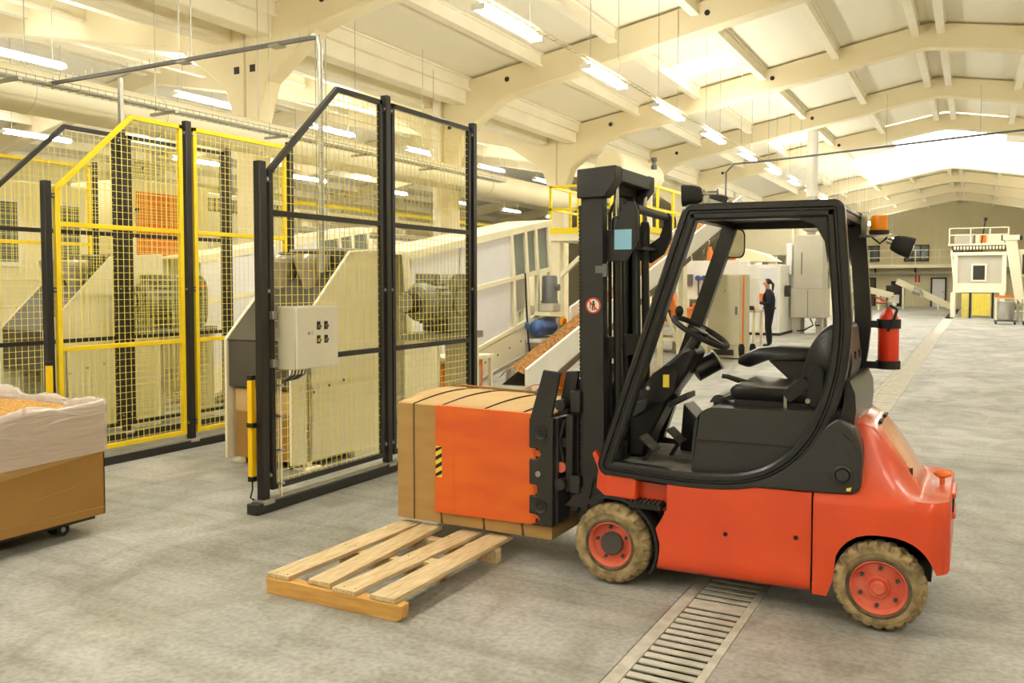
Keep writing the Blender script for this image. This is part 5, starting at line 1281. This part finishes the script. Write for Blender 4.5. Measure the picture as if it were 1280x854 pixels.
for x in (-8.4, -6.5): mb().box(x-.08, x+.08, 34.5, 34.7, 0, 2.7).build('leg', 'cabinet_grey', gb_)
bn = empty('brown_crate', (-6.2, 32, 0), 'low brown crate with a dark bottle beside the tower', 'crate')
mb().box(-6.4, -5.75, 31.5, 32.3, .35, .65).build('crate_side', 'brown_door', bn)
for x in (-6.38, -5.77):
    for y in (31.52, 32.28): mb().box(x-.02, x+.02, y-.02, y+.02, 0, .35).build('leg', 'brown_door', bn)
mb().lathe([(.002, 0), (.15, 0), (.15, .4), (.06, .5), (.002, .5)], (-6.0, 31.8, .65), 'z', 14).build('bottle', 'dark_gap', bn, smooth=True)
for i, (x, y) in enumerate(((-6.85, 45.0), (-6.25, 46.2), (-5.75, 47.5))):
    t = empty('silo_column', (x, y, 0), ['leftmost', 'middle', 'rightmost'][i] + ' of three tall cream silo columns behind the tower', 'column', 'silo columns behind the tower')
    mb().box(x-.28, x+.02, y-.15, y+.15, 0, 4.2).build('shaft', 'machine_cream', t)
    for k in range(5): mb().box(x+.03, x+.14, y, y+.1, .4+k*.75, .9+k*.75).build('sight_glass', 'machine_grey', t)
    mb().box(x-.3, x+.16, y-.2, y+.2, 4.2, 4.3).build('head_plate', 'machine_cream', t)

# ------------------------------------------------------------------ machines by the far gable wall
def far_conv(x0, z0, x1, z1, y, lab):
    c = empty('incline_conveyor', ((x0+x1)/2, y, 0), lab, 'conveyor', 'small inclined conveyors near the far wall')
    d = V((x1-x0, 0, z1-z0)).normalized(); n = V((-d.z, 0, d.x))
    a, b = V((x0, y, z0)), V((x1, y, z1))
    for s in (-.4, .36):
        o = V((0, s, 0)); mb().add([a+o, b+o, b+o+n*.36, a+o+n*.36, a+o+V((0,.04,0)), b+o+V((0,.04,0)), b+o+n*.36+V((0,.04,0)), a+o+n*.36+V((0,.04,0))],
                 [(0,1,2,3),(7,6,5,4),(0,4,5,1),(1,5,6,2),(2,6,7,3),(3,7,4,0)]).build('side_wall', 'machine_cream', c)
    o = n*.12; mb().bar(a+o, b+o, .72, .03, up=n).build('belt', 'dark_gap', c)
    for t in (.15, .8):
        p = a + (b-a)*t
        if p.z > .3: mb().box(p.x-.06, p.x+.06, y-.38, y+.38, 0, p.z).build('leg', 'machine_cream', c)
    return c
far_conv(-4.55, 1.62, -1.45, .02, 60, 'inclined cream conveyor sloping down right near the far wall')
far_conv(-8.2, 1.65, -4.6, .70, 58, 'inclined cream conveyor partly hidden by the forklift rear post')
dmt = empty('conveyor_drive', (-3.3, 59.4, 1.0), 'grey drive unit on top of the far inclined conveyor', 'motor')
mb().cyl((-3.5, 59.5, 1.2), (-3.1, 59.5, 1.05), .22, 14).build('motor_body', 'galvanised', dmt, smooth=True)
mb().box(-3.25, -2.95, 59.4, 59.7, .85, 1.1).build('gearbox', 'galvanised', dmt)
cp = empty('control_desk', (-5.0, 57, 0), 'small dark control desk with white sheet near the far conveyors', 'console')
mb().box(-5.2, -4.2, 61.0, 61.6, .9, 1.5).build('desk_top', 'dark_gap', cp, bevel=.03)
mb().box(-5.0, -4.4, 60.95, 61.0, .35, .9).build('white_sheet', 'sticker_white', cp)
for x in (-5.15, -4.25): mb().box(x-.04, x+.04, 61.2, 61.3, 0, .9).build('leg', 'dark_gap', cp)
pm = empty('packing_machine', (0, 46.5, 0), 'cream packing machine with a dark window at right rear', 'machine')
mb().box(-1.0, 1.2, 46.3, 49, 1.2, 1.62).build('lower_beam', 'machine_cream', pm)
mb().box(-1.0, -.82, 46.3, 46.6, 1.62, 3.05).build('post', 'machine_cream', pm); mb().box(1.02, 1.2, 46.3, 46.6, 1.62, 3.05).build('post', 'machine_cream', pm)
mb().box(-1.15, 1.35, 46.25, 49, 2.95, 3.1).build('upper_beam', 'machine_cream', pm)
mb().box(-.82, 1.02, 46.42, 46.46, 1.62, 2.95).build('front_panel', 'machine_grey', pm)
w_ = mb().box(-.25, .40, 46.36, 46.42, 1.72, 2.55).build('window_frame', 'machine_cream', pm)
mb().box(-.17, .32, 46.34, 46.36, 1.80, 2.47).build('window_opening', 'dark_gap', w_)
mb().box(-1.1, 1.2, 46.4, 46.8, 3.18, 3.42).build('roller_bed', 'brown_door', pm)
for i in range(16): mb().cyl((-1.0+i*.135, 46.38, 3.3), (-.92+i*.135, 46.38, 3.3), .08, 8).build('roller', 'machine_cream', pm)
mb().box(-1.25, 1.3, 46.3, 49, 3.42, 3.5).build('top_deck', 'machine_cream', pm)
for x in (-1.2, -.3, .5, 1.25): mb().box(x-.025, x+.025, 46.32, 46.37, 3.5, 4.25).build('rail_post', 'machine_cream', pm)
for z in (3.9, 4.22): mb().box(-1.2, 1.25, 46.32, 46.37, z, z+.04).build('handrail', 'machine_cream', pm)
mb().box(-1.0, -.2, 47, 48, 3.5, 4.0).build('drive_housing', 'machine_grey', pm, bevel=.04); mb().box(-.1, 1.1, 47, 48, 3.5, 3.95).build('drive_housing', 'machine_cream', pm, bevel=.04)
mb().box(.1, .35, 46.9, 47, 3.6, 3.95).build('orange_cover', 'machine_orange', pm)
for x in (-1.0, 1.05):
    for y in (46.4, 48.8): mb().box(x-.1, x+.1, y-.1, y+.1, 0, 1.2).build('leg', 'machine_cream', pm)
mb().bar((-1.1, 46.3, 3.2), (-.95, 46.3, 1.6), .08, .08).build('brace', 'machine_cream', pm)
mb().cyl((.15, 46.6, 3.5), (.3, 46.6, 4.6), .03, 6).build('lamp_mast', 'dark_gap', pm); mb().sphere((.3, 46.6, 4.65), .09, 8, 6).build('mast_lamp', 'dark_gap', pm)
yg = empty('yellow_gate', (.2, 45.5, 0), 'yellow mesh gate between black posts under the packing machine', 'gate')
mb().box(-.18, .58, 45.5, 45.53, .12, 1.15).build('gate_panel', 'gate_yellow', yg)
for k in range(7): mb().box(-.16+k*.105, -.14+k*.105, 45.47, 45.5, .15, 1.12).build('gate_bar', 'rail_yellow', yg)
for x in (-.26, .66): mb().box(x-.04, x+.04, 45.47, 45.55, 0, 1.2).build('post', 'ink_black', yg)
mb().box(-.62, -.32, 46.0, 46.03, .2, 1.15).build('side_gate', 'gate_yellow', yg)
mb().box(-.6, -.34, 46.0, 46.03, 0, .2).build('side_gate_foot', 'gate_yellow', yg)
ct = empty('roller_table', (1.4, 43, 0), 'cream roller table beside the silver drum', 'table')
mb().box(.7, 1.9, 42.8, 43.6, .95, 1.05).build('table_bed', 'machine_cream', ct); mb().box(.7, 1.9, 42.75, 42.8, 1.02, 1.1).build('orange_strip', 'machine_orange', ct)
for x in (.75, 1.85): 
    for y in (42.85, 43.55): mb().box(x-.04, x+.04, y-.04, y+.04, 0, .95).build('leg', 'machine_cream', ct)
mb().box(.75, 1.85, 42.85, 42.9, .4, .46).build('stretcher', 'machine_cream', ct)
for i, (x, y) in enumerate(((1.03, 39.6), (1.98, 39.2))):
    sd = empty('silver_drum', (x, y, 0), ['silver drum on a low trolley below the packing machine', 'silver drum cut by the right picture edge'][i], 'drum', 'silver drums on trolleys')
    mb().lathe([(.002, .18), (.28, .18), (.30, .22), (.30, .85), (.31, .86), (.31, .9), (.002, .92)], (x, y, 0), 'z', 22).build('drum_body', 'silver_drum', sd, smooth=True)
    mb().box(x-.4, x+.4, y-.3, y+.3, .10, .16).build('trolley', 'motor_grey', sd)
    for dx in (-.33, .33):
        for dy in (-.25, .25): mb().cyl((x+dx-.03, y+dy, .05), (x+dx+.03, y+dy, .05), .05, 10).build('caster', 'rubber_black', sd)
    for dx in (-.4, .4): mb().cyl((x+dx, y, .15), (x+dx, y, 1.0), .02, 6).build('handle', 'galvanised', sd)
el = empty('bucket_elevator', (1.3, 41, 0), 'tall cream bucket elevator leaning at the right picture edge', 'elevator')
mb().add([(1.0, 40.8, 3.4), (1.42, 40.8, 3.4), (1.75, 40.8, .8), (1.42, 40.8, .8), (1.0, 41.3, 3.4), (1.42, 41.3, 3.4), (1.75, 41.3, .8), (1.42, 41.3, .8)],
         [(0,1,2,3),(7,6,5,4),(0,4,5,1),(1,5,6,2),(2,6,7,3),(3,7,4,0)]).build('elevator_casing', 'machine_cream', el, bevel=.02)
mb().box(.9, 1.5, 40.75, 41.35, 3.4, 3.6).build('head', 'machine_cream', el); mb().cyl((.85, 40.9, 3.5), (.95, 40.9, 3.5), .12, 12).build('head_drive', 'dark_gap', el)
mb().cyl((1.5, 40.9, 3.5), (1.6, 40.9, 3.5), .12, 12).build('head_drive', 'dark_gap', el)
mb().box(1.45, 1.55, 40.8, 40.9, 0, .9).box(1.8, 1.9, 40.8, 40.9, 0, 2.0).build('leg', 'galvanised', el)
mb().box(1.5, 2.4, 40.9, 42.5, 1.9, 3.0).build('side_casing', 'machine_cream', el, bevel=.02)
mb().box(1.62, 1.9, 40.85, 40.9, 2.0, 2.8).build('side_window', 'dark_gap', el)

# ------------------------------------------------------------------ machines of the left nave (seen through the mesh)
ml = empty('mixer_line', (-12.5, 9, 0), 'long cream mixer line with windows at far left behind the fences', 'machine')
mb().box(-13.6, -12.3, 4.5, 9.0, 1.65, 3.1).build('housing', 'machine_cream', ml, bevel=.02)
mb().box(-13.6, -12.25, 4.5, 9.0, .9, 1.25).build('lower_beam', 'machine_cream', ml)
for x in (-13.5, -12.4):
    for y in (4.6, 6.7, 8.9): mb().box(x-.08, x+.08, y-.08, y+.08, 0, 3.05).build('leg', 'machine_cream', ml)
for i in range(4):
    y = 5.2 + i*1.0
    f_ = mb().box(-12.29, -12.25, y, y+.5, 1.85, 2.85).build('window_frame', 'machine_white', ml)
    mb().box(-12.25, -12.24, y+.06, y+.44, 1.92, 2.78).build('window_pane', 'window_glass', f_)
mb().cyl((-12.25, 8.1, 1.45), (-12.05, 8.1, 1.45), .12, 12).build('hand_wheel', 'dark_gap', ml)
mb().box(-13.2, -12.3, 7.2, 8.6, .25, .85).build('orange_bin', 'machine_orange', ml)
opn = empty('orange_panel_machine', (-12.4, 10, 0), 'cream machine with a big orange panel seen through the yellow fence', 'machine')
mb().box(-13.5, -12.05, 9.35, 11.0, .05, 3.3).build('housing', 'machine_cream', opn, bevel=.02)
mb().box(-12.05, -12.02, 9.5, 10.55, 1.75, 3.1).build('orange_panel', 'machine_orange', opn)
mb().cyl((-12.02, 9.48, 2.8), (-11.98, 9.48, 2.8), .03, 8).build('knob', 'ink_black', opn)
mb().box(-12.05, -12.03, 9.5, 10.8, .4, 1.5).build('lower_panel', 'panel_white', opn)
acu = empty('air_handling_unit', (-13, 12.5, 0), 'pale air handling unit with a dark grille behind the far fences', 'machine')
mb().box(-14.2, -13.0, 11.6, 14.2, .05, 3.35).build('casing', 'machine_white', acu, bevel=.02)
gr_ = mb().box(-13.0, -12.98, 11.8, 13.9, 3.0, 3.25).build('grille', 'motor_grey', acu)
for k in range(12): mb().box(-12.98, -12.965, 11.85+k*.17, 11.95+k*.17, 3.02, 3.23).build('louvre', 'machine_grey', gr_)
mb().box(-13.0, -12.97, 11.9, 12.9, .4, 2.4).build('door', 'panel_white', acu); mb().box(-13.0, -12.97, 13.0, 14.0, .4, 2.4).build('door', 'panel_white', acu)
for i in range(5):
    y = 15.2 + 2.6*i
    t = empty('process_tank', (-12.8, y, 0), ['first', 'second', 'third', 'fourth', 'fifth'][i] + ' pale cylindrical tank of the row behind the columns, counted from the left', 'tank', 'pale tanks behind the columns')
    mb().lathe([(.002, .5), (.3, .55), (.8, .9), (.8, 2.6), (.7, 2.75), (.002, 2.85)], (-12.8, y, 0), 'z', 28).build('tank_shell', 'machine_white' if i % 2 else 'machine_cream', t, smooth=True)
    for a in range(4):
        q = a*math.pi/2+.7; mb().box(-12.8+.72*math.cos(q)-.05, -12.8+.72*math.cos(q)+.05, y+.72*math.sin(q)-.05, y+.72*math.sin(q)+.05, 0, 1.0).build('leg', 'machine_cream', t)
    mb().cyl((-12.8, y, 2.8), (-12.8, y, 3.3), .15, 14).build('neck', 'galvanised', t, smooth=True)
pr = empty('pipe_rack', (-11.2, 14, 0), 'cream pipe rack with pipes and yellow rail under the duct', 'rack')
for y in (12.8, 15.0, 18.0, 21.0):
    mb().box(-11.45, -11.3, y-.07, y+.07, 0, 3.0).build('post', 'machine_cream', pr)
for z, r, mm in ((2.35, .10, 'machine_cream'), (2.62, .07, 'galvanised'), (2.9, .10, 'machine_cream')):
    mb().cyl((-11.2, 12.3, z), (-11.2, 22.0, z), r, 12).build('pipe', mm, pr, smooth=True)
mb().box(-11.5, -11.25, 12.3, 22.0, 2.05, 2.2).build('beam', 'machine_cream', pr)
mb().box(-11.28, -11.24, 12.3, 22.0, 3.1, 3.16).build('rail', 'rail_yellow', pr)
for k in range(7): mb().box(-11.5, -11.2, 12.4+1.35*k, 13.3+1.35*k, 1.82, 2.02).build('louvre_panel', 'dark_steel_plate', pr)
# ------------------------------------------------------------------ wall cupboard line under the duct further on
for i in range(3):
    y = 11.7 + i*1.12
    t = empty('control_cabinet', (-8.0, y, 0), ['left', 'middle', 'right'][i] + ' pale control cabinet of three behind the gear motor', 'cabinet', 'pale control cabinets behind the gear motor')
    mb().box(-8.6, -8.0, y-.55, y+.55, .06, 2.1).build('cabinet_body', 'machine_cream', t, bevel=.01)
    d2 = mb().box(-8.0, -7.97, y-.5, y+.5, .15, 2.05).build('door', 'machine_white', t, bevel=.006)
    mb().box(-7.97, -7.95, y+.38, y+.42, 1.0, 1.2).build('handle', 'motor_grey', d2)

# ------------------------------------------------------------------ the person at the console
def person(px, py):
    ps = empty('person', (px, py, 0), 'person in dark work clothes standing at the console with arms forward', 'person')
    me = bpy.data.meshes.new('body'); bm = bmesh.new(); L = bm.verts.layers.skin.verify()
    def v(p, r, r2=None):
        q = bm.verts.new((p[0], p[1], p[2])); q[L].radius = (r, r2 or r); return q
    def chain(a, *pts):
        for p, r in pts:
            b = v(p, *(r if isinstance(r, tuple) else (r,))); bm.edges.new((a, b)); a = b
        return a
    root = v((.02, 0, .93), .145, .175); root[L].use_root = True
    ch = chain(root, ((.015, 0, 1.10), (.13, .165)), ((.0, 0, 1.26), (.14, .185)), ((-.005, 0, 1.38), (.11, .165)))
    nk = chain(ch, ((-.02, 0, 1.46), .055), ((-.035, 0, 1.52), .052), ((-.05, 0, 1.575), .078), ((-.05, 0, 1.63), (.092, .08)), ((-.045, 0, 1.675), .06))
    for s in (-1, 1):
        sh = chain(ch, ((.0, s*.18, 1.375), .07), ((.03, s*.225, 1.22), .06), ((.02, s*.23, 1.10), .052))
        wr = chain(sh, ((-.11, s*.19, 1.10), .038), ((-.21, s*.165, 1.12), .028))
        pm = chain(wr, ((-.255, s*.16, 1.125), (.02, .034)), ((-.29, s*.158, 1.125), (.016, .034)))
        for k in range(4):
            o = s*(.158 + (k-1.5)*.018); ln = (.03, .036, .034, .026)[k]
            chain(pm, ((-.30-ln*.4, o, 1.122), .0085), ((-.305-ln, o, 1.108), .0075))
        chain(wr, ((-.245, s*.128, 1.115), .011), ((-.275, s*.115, 1.108), .009))
        hip = chain(root, ((.02, s*.09, .86), .115), ((.01, s*.10, .66), .095), ((-.01, s*.10, .50), .08), ((.02, s*.10, .30), .075), ((.03, s*.10, .10), .062), ((.02, s*.10, .05), .042))
        chain(hip, ((-.07, s*.105, .04), (.034, .042)), ((-.14, s*.11, .032), (.026, .04)))
    bm.to_mesh(me); bm.free()
    tmp = bpy.data.objects.new('tmp_body', me); COL.objects.link(tmp)
    tmp.modifiers.new('skin', 'SKIN').use_smooth_shade = True
    sb = tmp.modifiers.new('sub', 'SUBSURF'); sb.levels = 2; sb.render_levels = 2
    dg = bpy.context.evaluated_depsgraph_get()
    m2 = bpy.data.meshes.new_from_object(tmp.evaluated_get(dg)); bpy.data.objects.remove(tmp)
    m2.name = 'body'
    for n in ('cloth_navy', 'cloth_black', 'skin', 'ink_black'): m2.materials.append(MATS[n])
    for p in m2.polygons:
        c = p.center; i = 0
        if c.z < .94: i = 1
        if c.z < .085: i = 3
        if c.z > 1.475 or c.x < -.215 and c.z > .9: i = 2
        p.material_index = i; p.use_smooth = True
    o = bpy.data.objects.new('body', m2); COL.objects.link(o); o.parent = ps
    def loc(n, b, m, sm=True): 
        b.v = [tuple(V(q) + ps.location) for q in b.v]
        return b.build(n, m, ps, smooth=sm, ang=80)
    hr = mb().sphere((-.033, 0, 1.645), .103, 16, 12, (1.0, .88, .98)).f and mb()
    # hair cap: upper/back part of an ellipsoid plus ponytail
    rows = []
    for i in range(8):
        a = (i/7)*math.radians(112)
        rows.append([(-.025 + .108*max(math.sin(a), .01)*math.cos(t)*(1 if math.cos(t) > 0 else .92 if a < 1.05 else .35), .094*max(math.sin(a), .01)*math.sin(t), 1.635 + .103*math.cos(a)) for t in [2*math.pi*k/18 for k in range(18)]])
    loc('hair', mb().loft(rows), 'hair_dark')
    loc('ponytail', mb().tube([(.07, 0, 1.64), (.105, 0, 1.58), (.10, 0, 1.48), (.095, 0, 1.40)], .03, 10, radii=[.03, .034, .028, .012]), 'hair_dark')
    for s in (-1, 1):
        loc('ear', mb().sphere((-.035, s*.083, 1.60), .022, 8, 6, (.7, .4, 1.2)), 'skin')
        loc('eye', mb().sphere((-.132, s*.032, 1.615), .010, 8, 6), 'ink_black')
    loc('nose', mb().prism([(-.128, 1.62), (-.158, 1.585), (-.128, 1.58)], 'y', -.012, .012), 'skin')
    loc('mouth', mb().box(-.137, -.126, -.022, .022, 1.551, 1.558), 'sticker_red', False)
    loc('belt', mb().lathe([(.165, 0), (.165, .04)], (.02, 0, .96), 'z', 18), 'ink_black')
    return ps
pe_ = person(-4.66, 22.45)
pe_.rotation_euler.z = math.radians(6)
